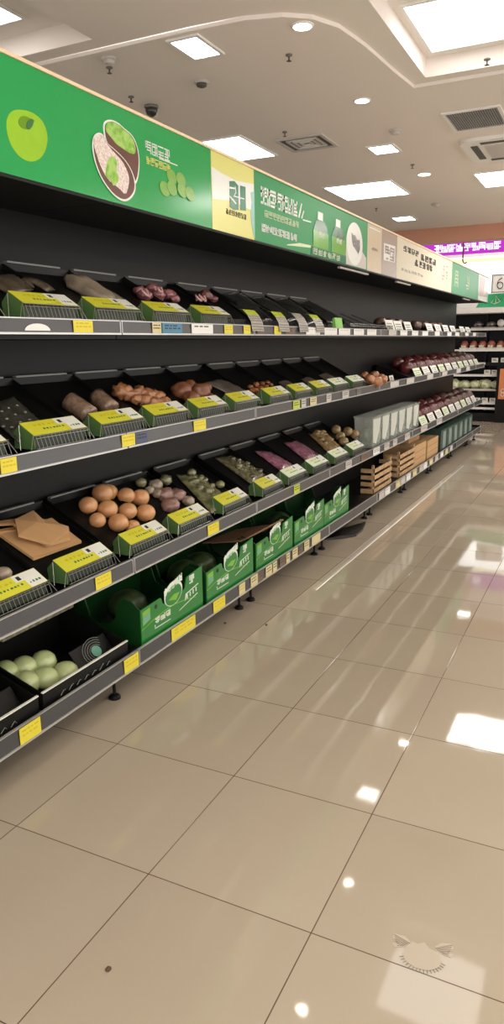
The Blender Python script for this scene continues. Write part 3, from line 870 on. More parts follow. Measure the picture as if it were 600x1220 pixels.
# --- film packs (olive, purple ...): pillow pack with lumps of its produce inside
def film_pack(n, quad, m, label, seed, group, lumps=10, lr=.02):
    """quad: tray pixels, near-left, near-right, far-right, far-left"""
    Q = [slope(u, v, n, .008) for u, v in quad]; c = sum(Q, Vector()) / 4
    def at(s, t_): return (Q[0] * (1 - s) + Q[1] * s) * (1 - t_) + (Q[3] * (1 - s) + Q[2] * s) * t_ - c
    t = thing('film_pack', label, 'produce pack', c, group)
    nrm = (Q[1] - Q[0]).cross(Q[3] - Q[0]).normalized(); nrm = nrm if nrm.z > 0 else -nrm
    k = MB(); S, T = 8, 14; V = []
    for h in (0, 1):
        V.append([[k.bm.verts.new(at(i / S, j / T) + nrm * (h * (.004 + .022 * (math.sin(PI * i / S) * math.sin(PI * j / T)) ** .5 + .006 * noise.noise(Vector((i * .9, j * .9, seed)))))) for j in range(T + 1)] for i in range(S + 1)])
    for h in (0, 1):
        for i in range(S):
            for j in range(T): k._face([V[h][i][j], V[h][i + 1][j], V[h][i + 1][j + 1], V[h][i][j + 1]])
    for j in range(T):
        k._face([V[0][0][j], V[1][0][j], V[1][0][j + 1], V[0][0][j + 1]]); k._face([V[0][S][j], V[1][S][j], V[1][S][j + 1], V[0][S][j + 1]])
    for i in range(S):
        k._face([V[0][i][0], V[1][i][0], V[1][i + 1][0], V[0][i + 1][0]]); k._face([V[0][i][T], V[1][i][T], V[1][i + 1][T], V[0][i + 1][T]])
    k.build('wrapper', m, t, True)
    if lumps:
        k = MB(); rd = random.Random(seed)
        for q in range(lumps):
            p = at(rd.uniform(.15, .85), rd.uniform(.12, .9)) + nrm * .02
            k.blob(p, lr * rd.uniform(.7, 1.2), lr * rd.uniform(.7, 1.3), lr * .6, seed + q, .2, 2, sub=2)
        o = k.build('contents', m, t, True); o['kind'] = 'stuff'
    return t


film_pack(1, [(252, 612), (276, 596), (232, 564), (209, 566)], M_olive, 'olive green film pack of lumpy greens', 51, 'film packs', 12, .026)
for i, (u, v) in enumerate([(262, 577), (248, 585), (228, 563)]): blob_thing('green_bulb', ['round green bulb on the right edge of the olive pack', 'round green bulb in the middle of the olive pack', 'green bulb at the top end of the olive pack'][i], 'bulb', slope(u, v, 1, .04), (.028, .03, .024), M_olive, 70 + i, .15)
film_pack(1, [(300, 578), (318, 565), (276, 543), (256, 546)], M_dolive, 'dark olive film pack of leafy bits', 53, 'film packs', 14, .022)
blob_thing('green_bulb', 'round green bulb on the dark olive film pack', 'bulb', slope(284, 555, 1, .035), (.026, .032, .02), M_olive, 75, .15)
film_pack(1, [(336, 563), (352, 556), (318, 538), (303, 538)], M_purple, 'purple printed film pack left of its twin', 55, 'film packs', 0)
film_pack(1, [(365, 550), (381, 543), (352, 525), (338, 528)], M_purple, 'purple printed film pack right of its twin', 57, 'film packs', 0)
film_pack(1, [(392, 541), (407, 533), (380, 512), (367, 517)], M_tan, 'film wrapped pack of tan bulbs beside the purple packs', 59, 'film packs', 12, .03)
for i, (u, v) in enumerate([(405, 520), (414, 514), (422, 517), (409, 526), (400, 512)]):
    blob_thing('tan_bulb', 'round tan bulb, ' + ['leftmost behind the pale card', 'topmost of the tan group', 'rightmost beside the clear boxes', 'lowest, nearest the pale card', 'furthest back of the tan group'][i], 'bulb', slope(u, v, 1, .04), (.044, .048, .042), M_tan, 80 + i, .1, group='tan bulbs')
blob_thing('grey_bulb', 'pale grey bulb at the left picture edge, lower middle shelf', 'bulb', slope(4, 684, 1, .03), (.03, .035, .028), M_garlic, 90, .1)

# --- upper middle shelf
k = MB(); Q = [slope(u, v, 2, .01) for u, v in [(-20, 512), (50, 516), (56, 503), (-10, 474)]]
t = film_pack(2, [(22, 528), (52, 506), (16, 474), (-24, 486)], M_net, 'dark netted bag with grey knots at the left edge', 61, 'film packs', 0)
kn = MB(); Qn = [slope(u, v, 2, .034) for u, v in [(2, 490), (10, 486), (20, 483), (8, 499), (18, 494), (30, 491), (24, 503), (35, 500), (45, 502), (4, 508), (14, 509), (30, 512)]]
for q in Qn: kn.blob(q - t.location, .008, .008, .005, 1, sub=1)
kn.build('net_knots', M_dot, t)
for i, (quad) in enumerate([[(100, 500), (118, 492), (90, 476), (72, 478)], [(126, 490), (141, 487), (122, 471), (106, 473)]]):
    A_ = slope((quad[0][0] + quad[1][0]) / 2, (quad[0][1] + quad[1][1]) / 2, 2, .036); B_ = slope((quad[2][0] + quad[3][0]) / 2, (quad[2][1] + quad[3][1]) / 2, 2, .036)
    c = (A_ + B_) / 2; k = MB(); d = (B_ - A_) / 2
    k.tube([-d * 1.0, -d * .93, -d * .5, d * 0, d * .5, d * .93, d], .042, 16)
    for v in k.bm.verts:
        tt = abs(v.co.dot(d) / d.length_squared)
        if tt > .95: v.co = v.co.lerp(d * (1 if v.co.dot(d) > 0 else -1), .45)
    o = k.build('wrapped_roll', M_roll, smooth=True); o.location = c
    tag(o, ['brown wrapped roll, nearer the netted bag', 'brown wrapped roll, nearer the knobbly roots'][i], 'wrapped roll', 'brown rolls')
for i, (u, v, r_) in enumerate([(145, 467, .034), (155, 471, .026), (166, 468, .03), (176, 471, .03), (186, 473, .03), (172, 477, .026), (184, 481, .028), (196, 479, .024), (162, 476, .022)]):
    blob_thing('knobbly_root', 'knobbly brown root, ' + ['leftmost of the root tray', 'second from the left, thin', 'at the top of the middle', 'right of the topmost root', 'upper right of the tray', 'lower middle of the tray', 'lower right of the tray', 'right tip of the root tray', 'low on the left side'][i], 'root', slope(u, v, 2, .03), (r_ * 1.3, r_ * 1.6, r_ * 1.15), M_root, 100 + i, .5, 2.6, group='knobbly roots')
for i, (u, v, r_) in enumerate([(216, 465, .044), (226, 460, .032), (238, 467, .046), (228, 474, .036), (250, 474, .024), (245, 462, .026)]):
    blob_thing('brown_potato', 'brown potato, ' + ['left and large in its tray', 'small one tucked at the back', 'largest, in the middle right', 'at the front of the tray', 'smallest, at the right end', 'at the back right of the tray'][i], 'potato', slope(u, v, 2, .035), (r_ * 1.25, r_ * 1.4, r_ * 1.1), M_pot, 120 + i, .18, 1.6, group='brown potatoes')
film_pack(2, [(283, 475), (300, 470), (262, 452), (244, 456)], M_flatp, 'flat grey brown pouch between potatoes and nuts', 63, 'film packs', 0)
rd = random.Random(4)
nuts = [(u, v) for u, v in [(298, 461), (305, 458), (312, 457), (302, 465), (309, 463), (316, 461), (322, 459), (308, 468), (314, 466), (320, 464), (326, 463), (315, 471), (321, 468), (327, 467), (318, 456)]]
row = ['back row', 'middle row', 'front row']
for i, (u, v) in enumerate(nuts):
    r_ = rd.uniform(.018, .024)
    blob_thing('orange_nut', 'orange brown nut, %s from the top left of the nut tray' % ORD[i], 'nut', slope(u, v, 2, .02), (r_, r_ * 1.3, r_ * .8), M_nut, 140 + i, .35, 2.2, M=rzm(rd.uniform(0, 3)), group='loose nuts', sub=2)
for i, (u, v) in enumerate([(345, 461), (372, 457), (393, 452)]):
    film_pack(2, [(u + 2, v + 7), (u + 12, v + 4), (u - 6, v - 8), (u - 14, v - 5)], M_flatp, 'small dark pouch, %s right of the nuts' % ORD[i], 160 + i, 'film packs', 0)
for i, (u, v, r_) in enumerate([(440, 452, .05), (448, 455, .055), (455, 452, .05), (446, 447, .045), (434, 448, .04)]):
    blob_thing('reddish_root', 'reddish brown root, ' + ['lower left of the pile', 'largest at the front', 'rightmost of the pile', 'on top of the pile', 'furthest left of the pile'][i] + ', upper middle shelf', 'root', slope(u, v, 2, .05), (r_, r_ * 1.2, r_ * .9), M_root, 170 + i, .3, 2, group='reddish roots')

# --- top shelf goods
for i, quad in enumerate([[(12, 352), (40, 346), (16, 328), (-22, 332)], [(52, 349), (66, 346), (34, 333), (20, 334)]]):
    film_pack(3, quad, M_bpack, ['flat brown vacuum pack at the left edge, top shelf', 'flat brown vacuum pack right behind the first card'][i], 180 + i, 'film packs', 0)
blob_thing('fish_fillet', 'long pale grey fish fillet on the top shelf, tail up the tray', 'fish', slope(108, 347, 3, .03), (.125, .06, .042), M_fish, 183, .35, 2.2, M=rzm(R(14)) @ TILT, sq=.85)
blob_thing('fish_fillet', 'second pale fish fillet lying right of the long one', 'fish', slope(133, 356, 3, .022), (.11, .045, .03), M_fish, 185, .22, 1.4, M=rzm(R(10)) @ TILT, sq=.85)
blob_thing('fish_piece', 'small pale fish piece at the fillet pack tip', 'fish', slope(108, 350, 3, .02), (.03, .03, .02), M_fish, 184, .2)
for i, (u, v, r_, m, lab) in enumerate([(166, 347, .03, M_pink, 'pink meat piece furthest left in its tray'), (172, 352, .036, M_pink, 'pink meat piece at the lower left'), (182, 344, .034, M_pink, 'pink meat piece at the top'), (188, 352, .036, M_pink, 'pink meat piece in the middle'), (200, 351, .038, M_pink, 'darker pink meat piece on the right'), (208, 356, .026, M_pink, 'flat pink meat piece at the right end'),
                                         (245, 352, .04, M_dred, 'dark red meat piece, large'), (254, 356, .026, M_dred, 'dark red meat piece, smaller')]):
    blob_thing('meat_piece', lab + ', top shelf', 'meat', slope(u, v, 3, .025), (r_, r_ * 1.25, r_ * .75), m, 190 + i, .4, 2.2, group='meat pieces')
for i, (u, v, r_) in enumerate([(169, 350, .018), (187, 347, .015), (233, 356, .02), (239, 357, .018)]):
    k = MB()
    k.tube([Vector((r_ * math.cos(a * .7) * (.4 + a / 12), r_ * math.sin(a * .7) * (.4 + a / 12), .002 * a)) for a in range(0, 13)], .006, 6)
    o = k.build('fat_curl', M_curl, smooth=True); o.location = slope(u, v, 3, .06); o.rotation_euler = (R(0), R(60), R(20))
    tag(o, ['curled pale fat ribbon on the left pink meat', 'curled pale fat ribbon on the middle pink meat', 'pink curl left of the dark red meat', 'pink curl touching the dark red meat'][i], 'meat curl')
M_pouch = mat('dark_film_pouch', (56, 57, 54), .18, var=.2, scale=8, coat=.5)
for i, q in enumerate([[(304, 385), (326, 382), (286, 346), (262, 352)], [(342, 384), (356, 380), (312, 352), (292, 356)], [(364, 388), (380, 382), (340, 354), (322, 358)], [(394, 386), (408, 380), (366, 358), (350, 362)]]):
    film_pack(3, q, M_pouch, 'flat dark film pouch, %s from the left on the top shelf' % ORD[i], 200 + i, 'film packs', 0)
M_slabel = mat('grey_strip_label', (176, 172, 160), .4, rgb2=(140, 134, 124), scale=120)


def strip_label(y, w, green, label, i):
    t = thing('hanging_label', label, 'label', (FX, y, DECK[3] + .02), 'hanging strip labels')
    prof = [(-.085, .095), (-.05, .09), (-.015, .06), (.012, .02), (.022, -.03)]
    def strip(a, b, m, name, lift=0):
        k = MB(); n = len(prof)
        V = [[k.bm.verts.new((x + h, yy - (x + .085) * .25, z)) for (x, z) in prof[a:b + 1] for h in (lift, lift + .0015)] for yy in (0, w)]
        k.bm.free(); k = MB()
        for j in range(a, b):
            (x0, z0), (x1, z1) = prof[j], prof[j + 1]
            P = [Vector((x + h, yy - (x + .085) * .3, z)) for (x, z) in ((x0, z0), (x1, z1)) for yy in (0, w) for h in (lift, lift + .0015)]
            v = [k.bm.verts.new(p) for p in P]
            for q in ((0, 1, 3, 2), (4, 6, 7, 5), (0, 4, 5, 1), (2, 3, 7, 6), (0, 2, 6, 4), (1, 5, 7, 3)): k._face([v[q_] for q_ in q])
        k.build(name, m, t)
    strip(0, 2 if green else 1, M_yelp if green else M_slabel, 'head_field'); strip(2 if green else 1, 4, M_slabel, 'price_field')
    k = MB()
    for j in range(2, 4):
        (x0, z0), (x1, z1) = prof[j], prof[j + 1]
        for s in (.2, .5, .8):
            x, z = x0 + (x1 - x0) * s, z0 + (z1 - z0) * s
            k.box(x + .001, x + .003, .01 - (x + .085) * .3, w - .012 - (x + .085) * .3, z - .003, z + .003)
    k.build('label_print', M_grey, t)


for i, (y, g, lab) in enumerate([(3.80, 1, 'curved hanging label, first and nearest on the top shelf'), (4.18, 1, 'curved yellow green hanging label, second on the top shelf'), (4.50, 0, 'grey hanging label without green, top shelf'), (4.80, 1, 'curved hanging label, last before the small green tag')]):
    strip_label(y, .15, g, lab, i)
k = MB(); k.prism([(-.05, .01), (-.05, .095), (-.035, .1), (-.02, .01)], 0, .16, 'y'); o = k.build('green_price_tag', mat('bright_green_tag', (132, 196, 84), .4), loc=(FX, 5.28, DECK[3])); tag(o, 'small bright green tag standing on the top shelf', 'tag')
# wire rail, then white cards
t = thing('wire_fence', 'grey wire front rail on the empty part of the top shelf', 'wire rail', (FX, 5.6, DECK[3]))
for z in (.02, .045, .06):
    g = MB(); g.tube([(-.02, 0, z), (-.02, 1.25, z)], .003, 5); g.build('wire', M_wire, t)
g = MB()
for q in range(22): g.tube([(-.02, q * .059, .0), (-.02, q * .059, .06)], .0022, 4)
g.build('uprights', M_wire, t)
for q in range(4):
    g = MB(); g.tube([(-.05, .2 + q * .3, .03), (-.40, .25 + q * .3, .17)], .004, 5); g.build('divider_rod', M_wire, t)


def stand_card(n, y, w, h, m, label, group, lean=.04):
    k = MB(); k.prism([(-.03, 0.0), (-.03 - lean, h), (-.027 - lean, h), (-.026, 0.0)], 0, w, 'y', mi=0)
    rd = random.Random(int(y * 100)); k.mi = 1
    for q in range(3):
        s = .3 + q * .2; x = -.026 - lean * s
        yy = w * .15
        while yy < w * .75:
            d = w * rd.uniform(.08, .18); k.box(x, x + .0015, yy, yy + d, h * s - .005, h * s + .005); yy += d * 1.5
    o = k.build('price_card', [m, M_grey], loc=(FX, y, DECK[n])); return tag(o, label, 'price card', group)


for i, (y, w) in enumerate([(6.72, .27), (7.02, .27), (7.4, .27), (8.35, .3), (8.8, .3), (9.25, .3), (9.7, .3), (10.35, .3), (10.8, .3)]):
    stand_card(3, y, w, .115 - .002 * i, M_white, 'upright white price card on the top shelf, %s toward the far end' % ORD[i], 'cards on the top shelf')
for i, y in enumerate([6.9, 7.2, 7.55, 8.3, 8.7, 9.1, 9.45]):
    blob_thing('dark_fruit', 'dark brown round fruit on the top shelf, %s behind the white cards' % ORD[i], 'fruit', (FX - .16, y, DECK[3] + .085), (.065, .09, .06), M_brf, 230 + i, .15, group='dark fruits on the top shelf')

# --- far red fruit rows with a small card each
for n, y0, cnt, step in [(2, 7.9, 10, .42), (1, 8.25, 9, .42)]:
    for i in range(cnt):
        y = y0 + i * step
        where = '%s along the far red fruit row, %s' % (ORD[i], LEVEL[n])
        stand_card(n, y - .04, .31, .10, M_white if i % 3 else M_paleg, 'small pale price card, ' + where, 'cards of the red fruit row', .05)
        for j, (dx, dz, dy) in enumerate([(-.165, .105, .05), (-.17, .10, .225), (-.28, .15, .13)]):
            m = M_redf if (i < cnt - 4) else M_brf
            r_ = (.078, .074, .07)[j] + .006 * ((i * 7 + j * 3) % 3)
            blob_thing('red_fruit', 'dark red round fruit, %s, %s' % (['front left', 'front right', 'rear'][j], where), 'fruit', (FX + dx, y + dy, DECK[n] + dz), (r_, r_ * 1.15, r_ * .95), m, 250 + i * 3 + j, .1, 1.5, group='red fruits', stem=.012)
    k = MB(); k.prism([(-.05, .0), (-.05, .012), (-.43, .15), (-.43, .0)], 0, cnt * step + .1, 'y'); o = k.build('display_wedge', M_btray, loc=(FX, y0 - .2, DECK[n])); tag(o, 'long black sloping stand under the red fruits, ' + LEVEL[n], 'display stand')
for i, (y, h) in enumerate([(6.55, .09), (6.85, .07)]):
    stand_card(2, y, .14, h, M_white, 'tiny white card between roots and red fruits, %s' % ['left', 'right'][i], 'tiny cards', .02)

# --- clear boxes of salad
M_clear = mat('clear_box_plastic', (214, 220, 212), .15, alpha=.26, var=.05, scale=14, spec=.7)
M_salad = mat('salad_leaf', (146, 166, 112), .5, rgb2=(206, 208, 180), scale=14)
M_slip = mat('white_box_slip', (200, 204, 194), .4, var=.05, scale=20)
for i in range(6):
    y = 6.36 + i * .30
    t = thing('clear_box', 'clear plastic salad box with white slip, %s of the row' % ORD[i], 'salad box', (FX - .05, y, DECK[1]), 'clear salad boxes')
    k = MB(); w, d, h = .27, .17, .27
    k.box(-d, 0, 0, w, 0, .004); k.box(-d, -d + .004, 0, w, .004, h); k.box(-.004, 0, 0, w, .004, h); k.box(-d + .004, -.004, 0, .004, .004, h); k.box(-d + .004, -.004, w - .004, w, .004, h)
    k.build('box', M_clear, t)
    k = MB(); k.box(-d - .008, .008, -.006, w + .006, h, h + .014); k.build('lid', M_clear, t)
    k = MB(); k.blob((-d / 2, w / 2, .085), d * .42, w * .42, .08, i, .3, 3, sub=3); k.build('salad', M_salad, t, True)
    k = MB(); k.prism([(.02, .05), (.02, h - .01), (w - .02, h - .01), (w - .06, .14), (.12, .03)], .001, .003, 'x'); k.build('paper_slip', M_slip, t)

# ------------------------------------------------------------------ bottom shelf
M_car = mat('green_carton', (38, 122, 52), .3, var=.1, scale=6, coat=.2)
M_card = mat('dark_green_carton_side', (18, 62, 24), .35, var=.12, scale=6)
M_cprint = mat('white_carton_print', (222, 232, 214), .4, var=.04)
M_clime = mat('lime_carton_print', (124, 178, 60), .4, var=.08, scale=20)
M_caq = mat('aqua_carton_print', (110, 166, 140), .4, var=.08, scale=20)
M_melon = mat('dark_green_melon', (40, 56, 30), .4, rgb2=(66, 84, 48), scale=9)


def carton(y, label, w=.575, hh=.225, first=[None]):
    t = thing('green_carton', label, 'carton', (FX - .022, y, DECK[0]), 'green display cartons')
    k = MB()
    # front with the die-cut top: left flap, low middle under the round badge, high right tab
    fr = [(0, 0), (w, 0), (w, hh + .012), (.415, hh - .005), (.395, hh - .06), (.33, hh - .075), (.19, hh - .075), (.175, .185), (.165, .19), (0, .182)]
    k.prism(fr, -.006, 0, 'x'); fo = k.build('front_panel', M_car, t)
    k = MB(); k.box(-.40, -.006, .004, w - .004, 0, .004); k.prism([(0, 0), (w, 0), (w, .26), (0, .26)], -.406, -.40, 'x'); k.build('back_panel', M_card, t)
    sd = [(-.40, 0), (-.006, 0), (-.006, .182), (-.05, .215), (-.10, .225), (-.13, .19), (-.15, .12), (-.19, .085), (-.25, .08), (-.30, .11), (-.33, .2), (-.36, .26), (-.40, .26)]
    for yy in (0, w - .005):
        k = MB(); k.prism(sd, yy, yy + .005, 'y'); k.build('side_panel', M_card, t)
    def pr(name, pts, m, lift=0): k = MB(); k.prism(pts, .0 + lift, .0008 + lift, 'x'); return k.build(name, m, fo)
    # round badge sticking up out of the cut
    cyy, czz = .285, hh - .06
    pr('badge', ell(cyy, czz + .012, .085, .062, 8), M_cprint, .0004)
    pr('badge_field', ell(cyy, czz + .004, .076, .05, 8), M_car, .0014)
    pr('badge_leaf', [(cyy - .05, czz - .012), (cyy, czz + .006), (cyy + .055, czz + .002), (cyy + .02, czz - .03)], M_clime, .002)
    k = MB()
    def placeb(mb, a, b, c, d): mb.box(.0014, .0022, cyy - .085 + a, cyy - .085 + b, czz + .02 + a * .25 + c, czz + .02 + a * .25 + d)
    glyphs(k, placeb, 5, .03, .034, 15, .16, .2); k.build('badge_lettering', M_cprint, fo)
    pr('lime_label', [(.012, .10), (.012, .168), (.075, .174), (.075, .115)], M_clime, .0006)
    pr('aqua_label', [(.016, .105), (.016, .145), (.072, .15), (.072, .118)], M_caq, .0014)
    pr('wave_line', [(.0, .083)] + [(.1 * q, .083 + .035 * math.sin(q * .6)) for q in range(1, 6)] + [(.1 * q, .079 + .035 * math.sin(q * .6)) for q in range(5, 0, -1)] + [(0, .079)], M_clime, .0006)
    k = MB()
    def place(mb, a, b, c, d): mb.box(.0006, .0014, .115 + a, .115 + b, .075 + c, .075 + d)
    glyphs(k, place, 3, .04, .03, 11, .2, .16)
    def place2(mb, a, b, c, d): mb.box(.0006, .0014, .44 + a, .44 + b, .175 + c, .175 + d)
    glyphs(k, place2, 1, .05, .045, 13, .2, .2)
    k.box(.0006, .0014, .11, .25, .05, .054); k.box(.0006, .0014, .11, .115, .058, .07)
    k.prism([(.33, .065), (.34, .07), (.52, .105), (.52, .10)], .0006, .0014, 'x')
    for q in range(4): k.box(.0006, .0014, .41 + q * .03, .42 + q * .03, .105 + q * .004, .128 + q * .004)
    k.prism([(.39, .10), (.40, .135), (.53, .155), (.53, .15), (.41, .13), (.40, .102)], .0006, .0014, 'x')
    k.build('carton_lettering', M_cprint, fo)
    k = MB(); k.lathe([(.012, 0), (.012, .001)], n=12, M=Matrix.Translation((.0008, .125, .16)) @ Matrix.Rotation(PI / 2, 4, 'Y')); k.build('punch_mark', M_ink, fo)
    return t


cl = ['nearest of the five, in front of the swirl printed trays', 'second from the near end', 'third, with brown paper sticking out', 'fourth from the near end', 'furthest of the five, beside the empty bay']
c0 = carton(2.625, 'green printed display carton, ' + cl[0])
for i, y in enumerate([3.245, 3.865, 4.475, 5.06]):
    dup(c0, (FX - .022, y, DECK[0]), 'green printed display carton, ' + cl[i + 1])
for i, y in enumerate([2.86, 3.42, 3.60, 4.75]):
    blob_thing('dark_melon', 'dark green melon inside the %s green carton' % ['nearest', 'second, left one in the', 'second, right one in the', 'fourth'][i], 'melon', (FX - .27, y, DECK[0] + .09), (.10, .11, .085), M_melon, 300 + i, .04)
# brown paper sticking out of the third carton
k = MB(); pts = [(-.30, .0), (-.10, .03), (.0, .04), (.012, .03), (-.02, .01)]
V = [Vector((x, y_, z)) for x, y_, z in [(-.30, -.25, .02), (-.05, -.22, .05), (.02, .02, .09), (.035, .20, .10), (.025, .26, .085), (-.02, .28, .05), (-.30, .2, .0)]]
k.bm.verts.ensure_lookup_table(); top = [k.bm.verts.new(v + Vector((0, 0, .006))) for v in V]; bot = [k.bm.verts.new(v) for v in V]
k._face(top); k._face(bot[::-1])
for i in range(len(V)): k._face([bot[i], bot[(i + 1) % len(V)], top[(i + 1) % len(V)], top[i]])
o = k.build('brown_paper', mat('brown_wrapping_paper', (140, 104, 78), .6, var=.1)); o.location = (FX - .03, 3.99, DECK[0] + .165)
tag(o, 'sheet of brown paper sticking out of a green carton', 'paper')

# swirl printed black trays on the bottom shelf
M_swirl = mat('grey_swirl_print', (128, 134, 124), .4, var=.05); M_teal = mat('teal_spot_print', (92, 160, 136), .35, var=.05)


def swirl_tray(y, w, label, teal):
    t = thing('printed_tray', label, 'tray', (FX - .025, y, DECK[0]), 'swirl printed black trays')
    k = MB(); d, h = .40, .085
    k.box(-d, 0, 0, w, 0, .006); k.box(-.006, 0, 0, w, .006, h - .012); k.box(-d, -d + .006, 0, w, .006, h + .12)
    k.prism([(-d, .006), (-.006, .006), (-.006, h - .012), (-d, h + .12)], 0, .006, 'y'); k.prism([(-d, .006), (-.006, .006), (-.006, h - .012), (-d, h + .12)], w - .006, w, 'y')
    k.build('tray_body', M_btray, t)
    k = MB(); k.box(-.007, .003, 0, w, h - .012, h - .007); k.build('edge_highlight', M_white, t)  # white line painted for the highlight on the front rim
    k = MB(); k.prism([(-.05, .008), (-.12, .10), (-.125, .10), (-.055, .008)], .30 if teal else .05, w - .02, 'y'); sl = k.build('inner_card', M_btray, t)
    k = MB(); c = Vector((-.083, w * .78 if teal else w * .45, .058)); ax = Vector((-.07, 0, .092)).normalized()
    for q in range(5):
        r_ = .02 + q * .011
        k.tube([c + Vector((.003, 0, .002)) + Vector((0, 1, 0)) * (r_ * 1.3 * math.cos(a)) + ax * (r_ * math.sin(a)) for a in [R(20 + q * 8 + j * 18) for j in range(12)]], .0013, 4)
    k.build('swirl_print', M_swirl, sl)
    if teal:
        k = MB(); nn = Vector((.092, 0, .07)).normalized()
        k.prism([(math.cos(a) * .026, math.sin(a) * .03) for a in [2 * PI * j / 20 for j in range(20)]], 0, .001, 'z', M=Matrix.Translation(c + nn * .003) @ Matrix(((ax.x, 0, nn.x, 0), (0, 1, 0, 0), (ax.z, 0, nn.z, 0), (0, 0, 0, 1)))); k.build('teal_spot', M_teal, sl)
    k = MB(); rdm = random.Random(int(y * 10))
    for q in range(7): 
        yy = .1 + q * .05
        k.tube([(.001, yy, .02), (.001, yy + .02, .035), (.001, yy + .03, .02 + .02 * rdm.random())], .0012, 4)
    k.build('front_print', M_swirl, t)
    return t


swirl_tray(1.38, .55, 'black tray with grey swirl print, cut by the left edge', False)
swirl_tray(1.955, .56, 'black tray with swirl and teal spot, holding pale green buns', True)
M_bun = mat('pale_green_bun', (186, 198, 140), .22, var=.06, scale=12, coat=.6)
pl = ['front right', 'front middle', 'front left', 'rear right', 'rear left', 'rear middle']
for i, (x, y) in enumerate([(-.10, 2.20), (-.13, 2.11), (-.16, 2.03), (-.21, 2.19), (-.26, 2.02), (-.235, 2.10)]):
    k = MB(); k.lathe([(.046, 0), (.056, .012), (.055, .032), (.044, .056), (.024, .07), (.001, .074)], n=24)
    o = k.build('green_bun', M_bun, smooth=True, loc=(FX - .025 + x, y, DECK[0] + .012 + max(0, (-x - .1)) * .3)); o.rotation_euler = (0, R(14), 0)
    tag(o, 'pale green dome bun, %s of its tray' % pl[i], 'bun', 'pale green buns')
k = MB(); k.box(-.03, 0, 0, .45, 0, .03); k.box(-.028, .002, .02, .43, .012, .016)
o = k.build('striped_flat_box', mat('pale_striped_box', (150, 146, 118), .5, rgb2=(110, 106, 84), scale=30), loc=(FX - .33, 2.07, DECK[0] + .19)); o.rotation_euler = (0, 0, 0); tag(o, 'pale striped strip lying behind the green buns', 'box')
k = MB(); k.box(-.06, 0, 0, .5, 0, .16); k.box(-.055, .004, .02, .48, .14, .165)
o = k.build('kraft_box', mat('dim_kraft_box', (112, 88, 66), .6, var=.08), loc=(FX - .37, 1.62, DECK[0] + .20)); tag(o, 'brown box at the back of the bottom shelf, left edge', 'box')

# wooden crates
M_wood = mat('pale_crate_wood', (196, 164, 122), .6, rgb2=(178, 142, 102), scale=14)
M_kbox = mat('kraft_carton', (190, 152, 106), .65, var=.06, scale=10)


def crate(y, label, w=.62, h=.24, d=.36, slats=4):
    t = thing('wooden_crate', label, 'crate', (FX - .04, y, DECK[0]), 'wooden crates')
    for q in range(slats):
        z = .008 + q * (h - .05) / (slats - 1)
        k = MB(); k.box(-.008, 0, .0, w, z, z + .038); k.build('slat', M_wood, t)
        k = MB(); k.box(-d, 0, 0, .008, z, z + .038); k.build('slat', M_wood, t)
        k = MB(); k.box(-d, 0, w - .008, w, z, z + .038); k.build('slat', M_wood, t)
    for yy in (.008, w - .03):
        k = MB(); k.box(-.03, -.008, yy, yy + .022, 0, h + .03); k.build('corner_post', M_wood, t)
    k = MB(); k.box(-d, -.01, .01, w - .01, 0.0, .008); k.build('base_board', M_wood, t)
    return t


crate(6.42, 'slatted wooden crate, nearer of two on the bottom shelf', .6, d=.13)
crate(7.32, 'slatted wooden crate, further of two, beside kraft cartons', .66, d=.15)
for i, (y, z, w, h, lab) in enumerate([(8.0, 0, .55, .24, 'kraft carton right of the slatted crates, lower'), (8.62, 0, .6, .22, 'kraft carton beside the dark green cartons'), (8.2, .235, .5, .05, 'flat kraft carton lying on top of another')]):
    t = thing('kraft_carton', lab, 'carton', (FX - .05 - (.12 if z else 0), y, DECK[0] + z), 'kraft cartons')
    k = MB(); k.box(-.36 + (.12 if z else 0), 0, 0, w, 0, h); k.build('carton_body', M_kbox, t)
    k = MB()
    for q in range(1, 3): k.box(.0, .0012, .02, w - .02, h * q / 3 - .004, h * q / 3 + .004)
    k.build('fold_line', mat('kraft_shadow_print', (160, 120, 80), .7), t)
M_dgc = mat('dark_teal_carton', (44, 66, 60), .3, var=.1); M_pgl = mat('pale_teal_panel', (128, 150, 144), .3, var=.1, scale=8)
for i in range(6):
    y = 9.28 + i * .385
    t = thing('teal_carton', 'dark teal carton with pale front stripe, %s from its near end' % ORD[i], 'carton', (FX - .03, y, DECK[0]), 'dark teal cartons')
    k = MB(); k.box(-.3, 0, 0, .375, 0, .27); k.build('carton_body', M_dgc, t)
    k = MB(); k.box(0, .002, .13, .30, .03, .24); k.build('front_stripe', M_pgl, t)
    k = MB(); k.prism([(-.3, .27), (0, .27), (-.06, .295), (-.24, .295)], .0, .375, 'y'); k.build('carton_top', M_dgc, t)

# ------------------------------------------------------------------ far wall shelving
FY = 15.0
for j, (xa, xb) in enumerate([(-3.6, -2.3), (-2.3, -1.0), (-1.0, .3)]):
    t = thing('far_shelving_bay', ['black wall shelving bay partly behind the long run', 'black wall shelving bay at the right picture edge', 'black wall shelving bay outside the frame on the right'][j], 'shelving', (xa, FY, 0), 'far wall shelving')
    w = xb - xa
    k = MB(); k.box(0, w, .5, .52, 0, 2.1); k.build('back_panel', M_backp, t)
    k = MB(); k.box(0, w, .0, .5, 0, .17); k.build('base', M_black, t)
    for z in (.27, .37, .635, .915, 1.145, 1.40, 1.80):
        k = MB(); k.box(0, w, .02 if z < 1.7 else .15, .5, z - .025, z); sd = k.build('shelf_deck', M_black, t)
        k = MB(); yy = 0.0 if z < 1.7 else .13; k.box(0, w, yy, yy + .02, z - .03, z + .012); k.build('price_rail', M_tagw if z != .635 else M_lgrey, sd)
    k = MB(); k.box(0, w, -.25, .52, 2.09, 2.19); k.build('canopy', mat('grey_canopy', (222, 220, 216), .5, var=.04), t)
    k = MB(); k.box(w - .03, w, .3, .5, .17, 2.09); k.build('upright', M_black, t)
